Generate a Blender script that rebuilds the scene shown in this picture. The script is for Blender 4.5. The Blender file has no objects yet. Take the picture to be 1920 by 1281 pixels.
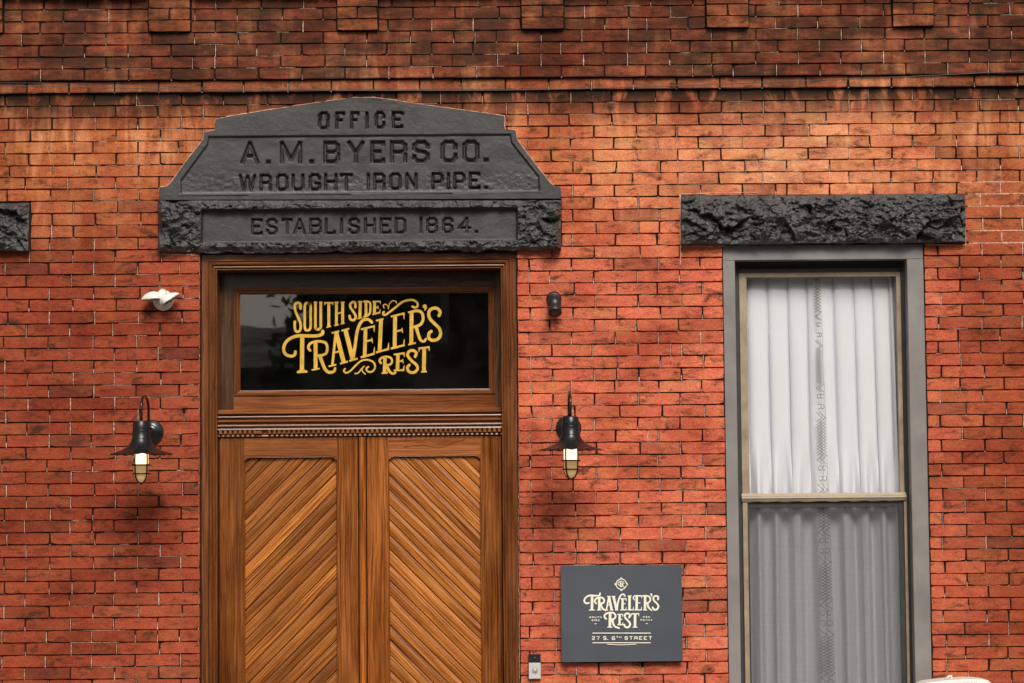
import bpy, math, random
import numpy as np
from mathutils import Vector
random.seed(7); rng = np.random.RandomState(7)
S = bpy.context.scene
COL = S.collection
# ------------------------------------------------------------------ camera
F, CX, CY = 4700.0, 960.0, 640.5          # 88 mm lens in units of the 1920 px wide frame
PITCH, ROLL, YAW = [math.radians(a) for a in (4.14674, -0.49794, 0.38879)]
D = F/390.0; ZG = 2.6                      # distance to the wall; ground is z = 0
cyw, syw, cp, sp, cr, sr = math.cos(YAW), math.sin(YAW), math.cos(PITCH), math.sin(PITCH), math.cos(ROLL), math.sin(ROLL)
fw = Vector((syw*cp, cyw*cp, sp)); rt = Vector((cyw, -syw, 0)); up = rt.cross(fw)
RT = rt*cr + up*sr; UP = -rt*sr + up*cr
CAM = Vector((-D*math.tan(YAW), -D, ZG - D*math.tan(PITCH)))
cd = bpy.data.cameras.new('camera'); cam = bpy.data.objects.new('camera', cd); COL.objects.link(cam)
cd.sensor_width = 36; cd.lens = F/1920*36; cd.clip_end = 500; cd.clip_start = .05; cd.dof.use_dof = False
from mathutils import Matrix
cam.matrix_world = Matrix(((RT.x, UP.x, -fw.x, CAM.x), (RT.y, UP.y, -fw.y, CAM.y), (RT.z, UP.z, -fw.z, CAM.z), (0, 0, 0, 1)))
S.camera = cam
# ------------------------------------------------------------------ light
wd = bpy.data.worlds.new('World'); S.world = wd; wd.use_nodes = True
nt = wd.node_tree; bg = nt.nodes['Background']
sky = nt.nodes.new('ShaderNodeTexSky'); sky.sky_type = 'NISHITA'; sky.sun_disc = False
SUN_EL, SUN_AZ = math.radians(43), math.radians(170)      # azimuth clockwise from +Y
sky.sun_elevation = SUN_EL; sky.sun_rotation = SUN_AZ; sky.air_density = 1.0; sky.dust_density = 4.0; sky.ozone_density = .6
hs = nt.nodes.new('ShaderNodeHueSaturation'); hs.inputs['Saturation'].default_value = .30
nt.links.new(sky.outputs[0], hs.inputs['Color']); wm = nt.nodes.new('ShaderNodeMixRGB'); wm.blend_type = 'MULTIPLY'; wm.inputs[0].default_value = 1; wm.inputs[2].default_value = (1.0, .955, .90, 1)
nt.links.new(hs.outputs[0], wm.inputs[1]); nt.links.new(wm.outputs[0], bg.inputs[0]); bg.inputs[1].default_value = .05
sl = bpy.data.lights.new('sun', 'SUN'); sl.energy = 1.5; sl.angle = math.radians(24); sl.color = (1, .94, .85)
sun = bpy.data.objects.new('sun', sl); COL.objects.link(sun)
sd = Vector((math.sin(SUN_AZ)*math.cos(SUN_EL), math.cos(SUN_AZ)*math.cos(SUN_EL), math.sin(SUN_EL)))
sun.rotation_euler = sd.to_track_quat('Z', 'Y').to_euler(); sun.location = (0, -6, 12)
vs = S.view_settings; vs.view_transform = 'Standard'; vs.look = 'None'; vs.gamma = 1; vs.exposure = 0.95; vs.use_curve_mapping = False
S.render.engine = 'CYCLES'
# ------------------------------------------------------------------ helpers
def W(px, py, out=0.0):
    """photo pixel -> (x, z) on the plane parallel to the wall, `out` metres in front of it (arrays allowed)"""
    a = (np.asarray(px, float)-CX)/F; b = (CY-np.asarray(py, float))/F
    dx = a*RT.x+b*UP.x+fw.x; dy = a*RT.y+b*UP.y+fw.y; dz = a*RT.z+b*UP.z+fw.z
    t = (-out-CAM.y)/dy
    return CAM.x+t*dx, CAM.z+t*dz
def PXI(x, z):
    """(x,z) on the wall -> photo pixel"""
    d = Vector((x, 0, z))-CAM; w = d.dot(fw)
    return CX+F*d.dot(RT)/w, CY-F*d.dot(UP)/w
def P3(px, py, out=0.0):
    x, z = W(px, py, out); return Vector((float(x), -out, float(z)))
def mrec(x0, x1, y0, y1, out=0.0):
    """mean upright rectangle through a photo rectangle"""
    xa = (W(x0, y0, out)[0]+W(x0, y1, out)[0])/2; xb = (W(x1, y0, out)[0]+W(x1, y1, out)[0])/2
    zt = (W(x0, y0, out)[1]+W(x1, y0, out)[1])/2; zb = (W(x0, y1, out)[1]+W(x1, y1, out)[1])/2
    return float(xa), float(xb), float(zb), float(zt)
PX = 1/390.0
def fbm(x, y, oct=4, seed=0, ridged=False, gain=.5):
    tot = np.zeros(np.broadcast(x, y).shape); amp = 1; f = 1
    for o in range(oct):
        xs = x*f+seed*17.3+o*5.1; ys = y*f+seed*7.7+o*9.2
        xi = np.floor(xs).astype(np.int64); yi = np.floor(ys).astype(np.int64); fx = xs-xi; fy = ys-yi
        def h(i, j):
            n = (i*374761393 + j*668265263 + (seed+o)*1442695041) & 0x7fffffff
            n = ((n ^ (n >> 13))*1274126177) & 0x7fffffff
            return ((n ^ (n >> 16)) & 0xffff)/65535.0
        sx = fx*fx*(3-2*fx); sy = fy*fy*(3-2*fy)
        v = (h(xi, yi)*(1-sx)+h(xi+1, yi)*sx)*(1-sy)+(h(xi, yi+1)*(1-sx)+h(xi+1, yi+1)*sx)*sy
        if ridged: v = 1-abs(2*v-1)
        tot += v*amp; amp *= gain; f *= 2.03
    return tot/(2-2*gain**oct if gain == .5 else 1)
class MB:
    def __init__(s): s.v = []; s.f = []; s.uv = []; s.c = []; s.dir = (0, 0, 1); s.off = (random.random()*9, random.random()*9)
    def face(s, pts, uvdir=None):
        i = len(s.v); s.v += [tuple(p) for p in pts]; s.f.append(tuple(range(i, i+len(pts))))
        d = Vector(uvdir or s.dir).normalized(); P = [Vector(p) for p in pts]
        n = (P[1]-P[0]).cross(P[2]-P[0])
        if n.length < 1e-12: n = Vector((0, -1, 0))
        q = n.normalized().cross(d)
        if q.length < .05: q = Vector((1, 0, 0)) if abs(d.x) < .5 else Vector((0, 1, 0))
        for p in P: s.uv.append((p.dot(d)+s.off[0], p.dot(q)+s.off[1]))
    def newgrain(s, d): s.dir = d; s.off = (random.random()*9, random.random()*9)
    def box(s, x0, x1, z0, z1, o0, o1, bev=0.0):
        """o0 back, o1 front (metres in front of the wall)"""
        b = bev; y0, y1 = -o0, -o1
        fr = [(x0+b, y1, z0+b), (x1-b, y1, z0+b), (x1-b, y1, z1-b), (x0+b, y1, z1-b)]
        mi = [(x0, y1+b, z0), (x1, y1+b, z0), (x1, y1+b, z1), (x0, y1+b, z1)]
        bk = [(x0, y0, z0), (x1, y0, z0), (x1, y0, z1), (x0, y0, z1)]
        s.face(fr)
        for k in range(4):
            j = (k+1) % 4
            if b: s.face([fr[j], fr[k], mi[k], mi[j]])
            s.face([mi[j], mi[k], bk[k], bk[j]])
        s.face(bk[::-1])
    def frame(s, x0, x1, z0, z1, prof, sides='LTRB', grain=True):
        """moulding swept round a rectangle with mitres; prof = [(inset, out), ...]; no B: legs run down to z0"""
        def ring(i, o):
            zb = z0+i if 'B' in sides else z0
            return [(x0+i, -o, zb), (x0+i, -o, z1-i), (x1-i, -o, z1-i), (x1-i, -o, zb)]
        R = [ring(*p) for p in prof]
        for sd_, (a, b) in {'L': (0, 1), 'T': (1, 2), 'R': (2, 3), 'B': (3, 0)}.items():
            if sd_ not in sides: continue
            s.newgrain((0, 0, 1) if sd_ in 'LR' else (1, 0, 0))
            for k in range(len(prof)-1):
                s.face([R[k][a], R[k][b], R[k+1][b], R[k+1][a]])
    def hmould(s, x0, x1, prof):
        """horizontal moulding, prof = [(z, out), ...]"""
        for (za, oa), (zb, ob) in zip(prof[:-1], prof[1:]):
            s.face([(x0, -oa, za), (x1, -oa, za), (x1, -ob, zb), (x0, -ob, zb)])
        for x in (x0, x1): s.face([(x, -o, z) for z, o in prof])
    def tube(s, pts, r, n=8, closed=False, cap=True):
        P = [Vector(p) for p in pts]; N = len(P); rr = r if hasattr(r, '__len__') else [r]*N
        rings = []; ref = None
        for i in range(N):
            a = P[i-1] if (i > 0 or closed) else P[i]; b = P[(i+1) % N] if (i < N-1 or closed) else P[i]
            t = (b-a).normalized()
            if ref is None: ref = Vector((0, 0, 1)) if abs(t.z) < .9 else Vector((1, 0, 0))
            u = (ref-t*ref.dot(t)).normalized(); ref = u; w = t.cross(u)
            rings.append([P[i]+(u*math.cos(2*math.pi*k/n)+w*math.sin(2*math.pi*k/n))*rr[i] for k in range(n)])
        i0 = len(s.v)
        for R in rings: s.v += [tuple(p) for p in R]
        for i in range(N if closed else N-1):
            for k in range(n):
                f = (i0+i*n+k, i0+i*n+(k+1) % n, i0+((i+1) % N)*n+(k+1) % n, i0+((i+1) % N)*n+k)
                s.f.append(f); s.uv += [(0, 0)]*4
        if cap and not closed:
            s.f.append(tuple(i0+k for k in range(n))[::-1]); s.uv += [(0, 0)]*n
            s.f.append(tuple(i0+(N-1)*n+k for k in range(n))); s.uv += [(0, 0)]*n
    def lathe(s, prof, c=(0, 0, 0), axis='z', n=40, scallop=None):
        """prof = [(r, h), ...] round the axis through c"""
        i0 = len(s.v); c = Vector(c)
        for j, (r, h) in enumerate(prof):
            for k in range(n):
                a = 2*math.pi*k/n; q = r; hh = h
                if scallop and scallop[j]: hh = h+scallop[j]*math.cos(a*18)
                if axis == 'z': p = (q*math.cos(a), q*math.sin(a), hh)
                else: p = (q*math.cos(a), -hh, q*math.sin(a))
                s.v.append(tuple(c+Vector(p)))
        for j in range(len(prof)-1):
            for k in range(n):
                s.f.append((i0+j*n+k, i0+j*n+(k+1) % n, i0+(j+1)*n+(k+1) % n, i0+(j+1)*n+k)); s.uv += [(0, 0)]*4
    def build(s, name, mat, parent=None, smooth=False, tone=None, colors=None):
        me = bpy.data.meshes.new(name); me.from_pydata(s.v, [], s.f)
        if len(s.uv) == len(me.loops):
            ul = me.uv_layers.new(name='UVMap'); ul.data.foreach_set('uv', np.array(s.uv, dtype=np.float32).ravel())
        if colors is not None:
            at = me.attributes.new('tint', 'FLOAT_COLOR', 'POINT'); at.data.foreach_set('color', np.array(colors, dtype=np.float32).ravel())
        me.materials.append(mat); me.update()
        if smooth: me.polygons.foreach_set('use_smooth', [True]*len(me.polygons))
        o = bpy.data.objects.new(name, me); COL.objects.link(o)
        if parent is not None: attach(o, parent)
        if tone is not None: o['tone'] = float(tone)
        return o
def attach(o, parent):
    o.parent = parent
    if parent.type == 'EMPTY' or True:
        m = Matrix.Identity(4); q = parent
        while q is not None: m = Matrix.Translation(q.location) @ m; q = q.parent
        o.matrix_parent_inverse = Matrix.Identity(4)
        o.location = o.location - m.translation
        if o.type == 'MESH':
            pass
def tag(o, label=None, cat=None, group=None, kind=None):
    for k, v in (('label', label), ('category', cat), ('group', group), ('kind', kind)):
        if v: o[k] = v
    return o
def empty(name, loc, parent=None):
    o = bpy.data.objects.new(name, None); COL.objects.link(o); o.location = loc; o.empty_display_size = .1
    if parent is not None: attach(o, parent)
    return o
# ------------------------------------------------------------------ materials
class NT:
    def __init__(s, name):
        s.m = bpy.data.materials.new(name); s.m.use_nodes = True; s.t = s.m.node_tree; s.b = s.t.nodes['Principled BSDF']
    def n(s, typ, **kw):
        x = s.t.nodes.new('ShaderNode'+typ)
        for k, v in kw.items():
            if k.startswith('i_'):
                key = k[2:].replace('_', ' '); x.inputs[int(key) if key.isdigit() else key].default_value = v
            else: setattr(x, k, v)
        return x
    def l(s, a, b): s.t.links.new(a, b)
    def noise(s, vec, scale, detail=4, rough=.55, dist=0):
        x = s.n('TexNoise'); x.inputs['Scale'].default_value = scale; x.inputs['Detail'].default_value = detail
        x.inputs['Roughness'].default_value = rough; x.inputs['Distortion'].default_value = dist
        if vec is not None: s.l(vec, x.inputs['Vector'])
        return x.outputs[0]
    def mapr(s, v, a, b, c=0, d=1):
        x = s.n('MapRange'); x.inputs[1].default_value = a; x.inputs[2].default_value = b; x.inputs[3].default_value = c; x.inputs[4].default_value = d
        s.l(v, x.inputs[0]); return x.outputs[0]
    def math(s, op, a, b=None):
        x = s.n('Math', operation=op)
        for i, q in enumerate((a, b)):
            if q is None: continue
            if isinstance(q, (int, float)): x.inputs[i].default_value = q
            else: s.l(q, x.inputs[i])
        return x.outputs[0]
    def mix(s, fac, a, b, mode='MIX'):
        x = s.n('MixRGB', blend_type=mode)
        for i, q in enumerate((fac, a, b)):
            if isinstance(q, (int, float)): x.inputs[i].default_value = q
            elif isinstance(q, tuple): x.inputs[i].default_value = (*q, 1) if len(q) == 3 else q
            else: s.l(q, x.inputs[i])
        return x.outputs[0]
    def scalev(s, vec, sc):
        x = s.n('Mapping'); x.inputs['Scale'].default_value = sc; s.l(vec, x.inputs['Vector']); return x.outputs[0]
    def ramp(s, v, stops):
        x = s.n('ValToRGB'); e = x.color_ramp.elements
        while len(e) < len(stops): e.new(.5)
        for i, (p, c) in enumerate(stops): e[i].position = p; e[i].color = (*c, 1)
        s.l(v, x.inputs[0]); return x.outputs[0]
    def bump(s, h, strength, dist):
        x = s.n('Bump'); x.inputs['Strength'].default_value = strength; x.inputs['Distance'].default_value = dist
        s.l(h, x.inputs['Height']); s.l(x.outputs[0], s.b.inputs['Normal'])
    def set(s, **kw):
        for k, v in kw.items():
            q = s.b.inputs[k.replace('_', ' ')]
            if isinstance(v, (int, float)): q.default_value = v
            elif isinstance(v, tuple): q.default_value = (*v, 1)
            else: s.l(v, q)
        return s.m
def geo_pos(t): return t.n('NewGeometry').outputs['Position']
Z_IDX0 = 1.21906+ZG; HC = .05868188
def mat_brick():
    t = NT('brick'); pos = geo_pos(t)
    tint = t.n('Attribute', attribute_name='tint').outputs['Color']
    sx = t.n('SeparateXYZ'); t.l(pos, sx.inputs[0]); z = sx.outputs[2]
    fine = t.noise(t.scalev(pos, (1, 1, 1.6)), 120, 6, .72)
    mid = t.noise(t.scalev(pos, (1, 1, 1.7)), 24, 5, .65, .6)
    c = t.mix(1, tint, t.ramp(fine, [(.28, (.50, .46, .44)), (.5, (1, 1, 1)), (.72, (1.50, 1.48, 1.44))]), 'MULTIPLY')
    c = t.mix(t.mapr(mid, .50, .72, 0, .65), c, t.mix(1, c, (1.32, 1.55, 1.4), 'MULTIPLY'))
    c = t.mix(t.mapr(mid, .46, .30, 0, .6), c, t.mix(1, c, (.62, .52, .52), 'MULTIPLY'))
    hn = t.noise(t.scalev(pos, (7, 1, 13)), 1, 4, .6, .4)
    c = t.mix(1, c, t.ramp(hn, [(.36, (.98, .86, .94)), (.50, (1, 1, 1)), (.66, (1.0, 1.12, .90))]), 'MULTIPLY')
    # sooty smudges, wide and small
    sm = t.noise(t.scalev(pos, (1, 1, 2.0)), 9, 7, .74, .6)
    c = t.mix(t.mapr(sm, .535, .66, 0, .85), c, (.045, .024, .014))
    sm2 = t.noise(t.scalev(pos, (9, 1, 30)), 1, 6, .75, .5)
    c = t.mix(t.mapr(sm2, .55, .66, 0, .75), c, (.050, .026, .015))
    # vertical washes in the upper storey
    st = t.noise(t.scalev(pos, (13, 1, 2.4)), 1, 6, .62, .5)
    big = t.noise(t.scalev(pos, (1, 1, 1.3)), 1.5, 4, .55)
    wash = t.math('MULTIPLY', t.math('MULTIPLY', t.mapr(st, .47, .62, 0, .85), t.mapr(big, .40, .55, .25, 1)), t.mapr(z, Z_IDX0-.85, Z_IDX0-.30, 0, 1))
    wash = t.math('MULTIPLY', wash, t.mapr(z, Z_IDX0+.12, Z_IDX0+.02, .35, 1))
    wash = t.math('MULTIPLY', wash, t.mapr(fine, .35, .6, .55, 1))
    c = t.mix(wash, c, (.78, .34, .16))
    # soot drips under the corbels
    st2 = t.noise(t.scalev(pos, (9, 1, 4)), 1, 6, .65, .5)
    band = t.math('MULTIPLY', t.mapr(z, Z_IDX0-.20, Z_IDX0-.02, 0, 1), t.mapr(z, Z_IDX0+.012, Z_IDX0+.002, .5, 1))
    band = t.math('MULTIPLY', band, t.mapr(z, Z_IDX0+.07, Z_IDX0+.065, 0, 1))
    drip = t.math('MULTIPLY', band, t.mapr(st2, .38, .50, .30, .99))
    c = t.mix(drip, c, (.030, .018, .012))
    topm = t.math('MULTIPLY', t.mapr(z, Z_IDX0+.055, Z_IDX0+.065, 0, 1), t.mapr(t.noise(t.scalev(pos, (2.5, 1, 6)), 1.6, 6, .66), .38, .58, .1, .82))
    c = t.mix(topm, c, (.036, .019, .012))
    lg = t.noise(t.scalev(pos, (1, 1, 1.4)), 2.6, 4, .6)
    c = t.mix(1, c, t.ramp(lg, [(.36, (.70, .60, .56)), (.52, (1, 1, 1)), (.68, (1.16, 1.24, 1.22))]), 'MULTIPLY')
    pit = t.noise(pos, 260, 3, .6)
    c = t.mix(t.mapr(pit, .60, .70, 0, .6), c, (.05, .02, .014))
    t.bump(t.math('ADD', t.math('MULTIPLY', fine, .9), t.math('MULTIPLY', mid, 1.1)), .55, .004)
    return t.set(Base_Color=c, Roughness=t.mapr(fine, .3, .7, .68, .92), Specular_IOR_Level=.12)
def mat_mortar():
    t = NT('mortar'); pos = geo_pos(t)
    a = t.noise(pos, 9, 5, .65); b = t.noise(pos, 90, 4, .7)
    c = t.ramp(a, [(.42, (.012, .008, .006)), (.60, (.028, .016, .012)), (.74, (.14, .09, .07))])
    c = t.mix(.5, c, t.ramp(b, [(.3, (.008, .006, .005)), (.7, (.05, .03, .024))]))
    t.bump(b, .8, .004)
    return t.set(Base_Color=c, Roughness=.95, Specular_IOR_Level=.1)
def mat_pale_mortar(name, ca, cb):
    t = NT(name); pos = geo_pos(t); a = t.noise(pos, 60, 5, .7)
    c = t.ramp(a, [(.32, ca), (.62, cb)]); t.bump(a, .8, .003)
    return t.set(Base_Color=c, Roughness=.95, Specular_IOR_Level=.15)
def mat_paint_stone(name, rock):
    t = NT(name); pos = geo_pos(t)
    a = t.noise(pos, 7, 5, .6, .6); b = t.noise(pos, 120, 5, .65); c2 = t.noise(pos, 420, 3, .6)
    c = t.ramp(a, [(.3, (.026, .024, .025)), (.7, (.052, .048, .049))]) if not rock else t.ramp(a, [(.3, (.034, .032, .034)), (.7, (.074, .070, .072))])
    c = t.mix(t.mapr(b, .60, .75, 0, .3), c, (.15, .135, .125)); e_ = t.noise(pos, 38, 6, .7, .8); c = t.mix(t.mapr(e_, .56, .70, 0, .5), c, (.014, .013, .013))
    h = t.math('ADD', b, t.math('MULTIPLY', c2, .4)) 
    t.bump(h, .45 if not rock else .7, .003 if not rock else .006)
    return t.set(Base_Color=c, Roughness=t.mapr(b, .3, .7, .36, .52) if not rock else t.mapr(b, .3, .7, .32, .48), Specular_IOR_Level=.6 if not rock else .7)
def mat_wood(name, dark, mid, light, red=0.0):
    t = NT(name); uv = t.n('UVMap', uv_map='UVMap').outputs[0]
    tone = t.n('Attribute', attribute_type='OBJECT', attribute_name='tone').outputs['Fac']
    warp = t.noise(t.scalev(uv, (1.6, 7, 1)), 1, 3, .5)
    cmb = t.n('CombineXYZ'); sx = t.n('SeparateXYZ'); t.l(uv, sx.inputs[0])
    t.l(t.math('MULTIPLY', sx.outputs[0], 2.4), cmb.inputs[0])
    t.l(t.math('ADD', t.math('MULTIPLY', sx.outputs[1], 115), t.math('MULTIPLY', warp, 5)), cmb.inputs[1])
    g1 = t.noise(cmb.outputs[0], 1, 5, .62, .2)
    g2 = t.noise(t.scalev(uv, (9, 520, 1)), 1, 3, .6)
    g3 = t.noise(t.scalev(uv, (2.2, 9, 1)), 1, 4, .6)
    c = t.ramp(g1, [(.30, dark), (.47, mid), (.66, light)])
    c = t.mix(t.mapr(g2, .56, .70, 0, .55), c, tuple(x*.35 for x in dark))
    c = t.mix(1, c, t.ramp(g3, [(.3, (.60, .56, .55)), (.55, (1, 1, 1)), (.75, (1.22, 1.20, 1.1))]), 'MULTIPLY')
    tn = t.n('MixRGB', blend_type='MULTIPLY'); tn.inputs[0].default_value = 1
    cb = t.n('CombineXYZ')
    for i in range(3): t.l(tone, cb.inputs[i])
    c = t.mix(1, c, cb.outputs[0], 'MULTIPLY')
    t.bump(t.math('ADD', g2, t.math('MULTIPLY', g1, .6)), .25, .0012)
    return t.set(Base_Color=c, Roughness=t.mapr(g3, .3, .7, .20, .36), Specular_IOR_Level=.5)
def mat_plain(name, col, rough=.5, var=.15, scale=20, metal=0.0, spec=.5, bump=.1, bscale=150):
    t = NT(name); pos = geo_pos(t); a = t.noise(pos, scale, 5, .6); b = t.noise(pos, bscale, 3, .6)
    c = t.ramp(a, [(.3, tuple(x*(1-var) for x in col)), (.7, tuple(min(1, x*(1+var)) for x in col))])
    if bump: t.bump(b, bump, .001)
    return t.set(Base_Color=c, Roughness=t.mapr(a, .3, .7, rough*.85, rough*1.15), Metallic=metal, Specular_IOR_Level=spec)
def mat_glass(name, tint=(.92, .95, .94), dirt=.02, ior=1.75):
    t = NT(name); out = t.t.nodes['Material Output']
    tr = t.n('BsdfTransparent'); tr.inputs[0].default_value = (*tint, 1)
    gl = t.n('BsdfGlossy'); gl.inputs['Roughness'].default_value = .015
    fr = t.n('Fresnel'); t.l(t.mapr(t.n('NewGeometry').outputs['Backfacing'], 0, 1, ior, 1/ior), fr.inputs[0])
    df = t.n('BsdfDiffuse'); df.inputs[0].default_value = (.35, .34, .32, 1)
    m1 = t.n('MixShader'); t.l(fr.outputs[0], m1.inputs[0]); t.l(tr.outputs[0], m1.inputs[1]); t.l(gl.outputs[0], m1.inputs[2])
    m2 = t.n('MixShader'); n1 = t.noise(geo_pos(t), 6, 5, .65)
    t.l(t.mapr(n1, .4, .75, 0, dirt), m2.inputs[0]); t.l(m1.outputs[0], m2.inputs[1]); t.l(df.outputs[0], m2.inputs[2])
    bp = t.n('Bump'); bp.inputs['Strength'].default_value = .05; bp.inputs['Distance'].default_value = .004
    t.l(t.noise(geo_pos(t), 5, 2, .5), bp.inputs['Height']); t.l(bp.outputs[0], gl.inputs['Normal'])
    t.l(m2.outputs[0], out.inputs[0]); return t.m
M = {}
M['brick'] = mat_brick(); M['mortar'] = mat_mortar()
M['white_mortar'] = mat_pale_mortar('white_mortar', (.26, .13, .09), (.68, .52, .42))
M['pink_mortar'] = mat_pale_mortar('pink_mortar', (.38, .17, .11), (.72, .42, .31))
M['stone'] = mat_paint_stone('painted_stone', False); M['rock'] = mat_paint_stone('painted_rock', True)
M['wood'] = mat_wood('varnished_oak', (.075, .019, .003), (.27, .077, .013), (.50, .165, .032))
M['wood_red'] = mat_wood('varnished_oak_red', (.085, .024, .007), (.26, .080, .020), (.44, .150, .042))
M['board'] = mat_wood('varnished_oak_boards', (.075, .020, .004), (.34, .104, .017), (.62, .23, .040))
M['wood_shaded'] = mat_wood('shaded_oak', (.030, .014, .007), (.085, .038, .016), (.17, .08, .034))  # oak darkened to carry the shade of the transom recess
M['cavity'] = mat_plain('dark_cavity', (.010, .007, .005), .8, .3)
M['gold'] = mat_plain('gold_leaf', (.70, .42, .055), .42, .18, 30, 0.15, .6, .3)
M['cream'] = mat_plain('cream_print', (.86, .83, .70), .5, .04)
M['sign'] = mat_plain('sign_grey', (.072, .083, .103), .42, .06, 4)
M['alu'] = mat_plain('grey_cladding', (.235, .218, .212), .42, .16, 5, 0, .5, .15, 60)
M['alu_dark'] = mat_plain('dark_bronze_frame', (.045, .043, .040), .45, .15)
M['beige'] = mat_plain('beige_frame', (.33, .255, .175), .5, .22, 14)
M['black_metal'] = mat_plain('black_enamel', (.010, .010, .012), .24, .1, 20, 0, .55, .15, 60)
M['shade'] = mat_plain('black_shade', (.009, .009, .011), .30, .1, 20, 0, .40, .1, 60)
M['black_matte'] = mat_plain('black_plastic', (.015, .015, .018), .38, .1)
M['white_plastic'] = mat_plain('white_plastic', (.78, .76, .71), .35, .05)
M['tan_lens'] = mat_plain('tan_lens', (.30, .24, .15), .3, .1)
M['silver'] = mat_plain('satin_nickel', (.62, .61, .62), .38, .04, 20, .15)
M['button'] = mat_plain('button_grey', (.40, .39, .38), .35, .05, 20, .2)
M['cable'] = mat_plain('cable_grey', (.085, .07, .06), .6, .2)
M['glass'] = mat_glass('window_glass', (.98, .985, .98), .01, 1.5); M['glass2'] = mat_glass('transom_glass', ior=2.3); M['lace'] = mat_plain('brown_lace', (.10, .075, .040), .8, .3, 80)
M['room'] = mat_plain('dark_room', (.030, .027, .025), .9, .2, 2)
def mat_curtain():
    t = NT('white_curtain'); pos = geo_pos(t); a = t.noise(t.scalev(pos, (1, 1, .3)), 8, 3, .5); w = t.noise(t.scalev(pos, (600, 1, 600)), 1, 2, .5)
    c = t.ramp(a, [(.3, (.85, .855, .91)), (.7, (.89, .895, .95))]); t.bump(w, .15, .0006)
    t.set(Base_Color=c, Roughness=.9, Specular_IOR_Level=.1); out = t.t.nodes['Material Output']
    tl = t.n('BsdfTranslucent'); tl.inputs[0].default_value = (.8, .79, .8, 1); mx = t.n('MixShader'); mx.inputs[0].default_value = .15
    t.l(t.b.outputs[0], mx.inputs[1]); t.l(tl.outputs[0], mx.inputs[2]); t.l(mx.outputs[0], out.inputs[0]); return t.m
M['curtain'] = mat_curtain()
def mat_screen():
    t = NT('insect_screen'); out = t.t.nodes['Material Output']; tr = t.n('BsdfTransparent')
    df = t.n('BsdfDiffuse'); df.inputs[0].default_value = (.10, .098, .105, 1); mx = t.n('MixShader')
    pos = geo_pos(t); wv = t.n('TexWave', wave_type='BANDS', bands_direction='Z'); wv.inputs['Scale'].default_value = 55; wv.inputs['Distortion'].default_value = .6
    t.l(pos, wv.inputs['Vector']); t.l(t.mapr(wv.outputs[1], 0, 1, .38, .50), mx.inputs[0])
    t.l(tr.outputs[0], mx.inputs[1]); t.l(df.outputs[0], mx.inputs[2]); t.l(mx.outputs[0], out.inputs[0]); return t.m
M['screen'] = mat_screen()
def mat_emit(name, col, strength, base=(.8, .7, .5)):
    t = NT(name); t.set(Base_Color=base, Roughness=.3); t.b.inputs['Emission Color'].default_value = (*col, 1); t.b.inputs['Emission Strength'].default_value = strength; return t.m
M['lit'] = mat_emit('lit_glass', (1, .74, .38), 1.25)
M['amber'] = mat_emit('amber_glass', (1, .60, .22), .16, (.45, .30, .16))
M['asphalt'] = mat_plain('asphalt', (.05, .05, .052), .9, .2, 30); M['concrete'] = mat_plain('concrete', (.24, .225, .20), .9, .12, 5)
M['far_wall'] = mat_plain('dark_brown_brick', (.085, .055, .042), .9, .2, 3); M['far_roof'] = mat_plain('slate_roof', (.04, .04, .045), .8, .2, 4)
M['far_pane'] = mat_plain('far_pane', (.03, .035, .04), .1, .1); M['far_trim'] = mat_plain('far_trim', (.30, .28, .25), .7, .1)
M['bark'] = mat_plain('bark', (.06, .045, .03), .9, .3, 12); M['leaf'] = mat_plain('leaf', (.045, .08, .025), .6, .35, 3)
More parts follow.
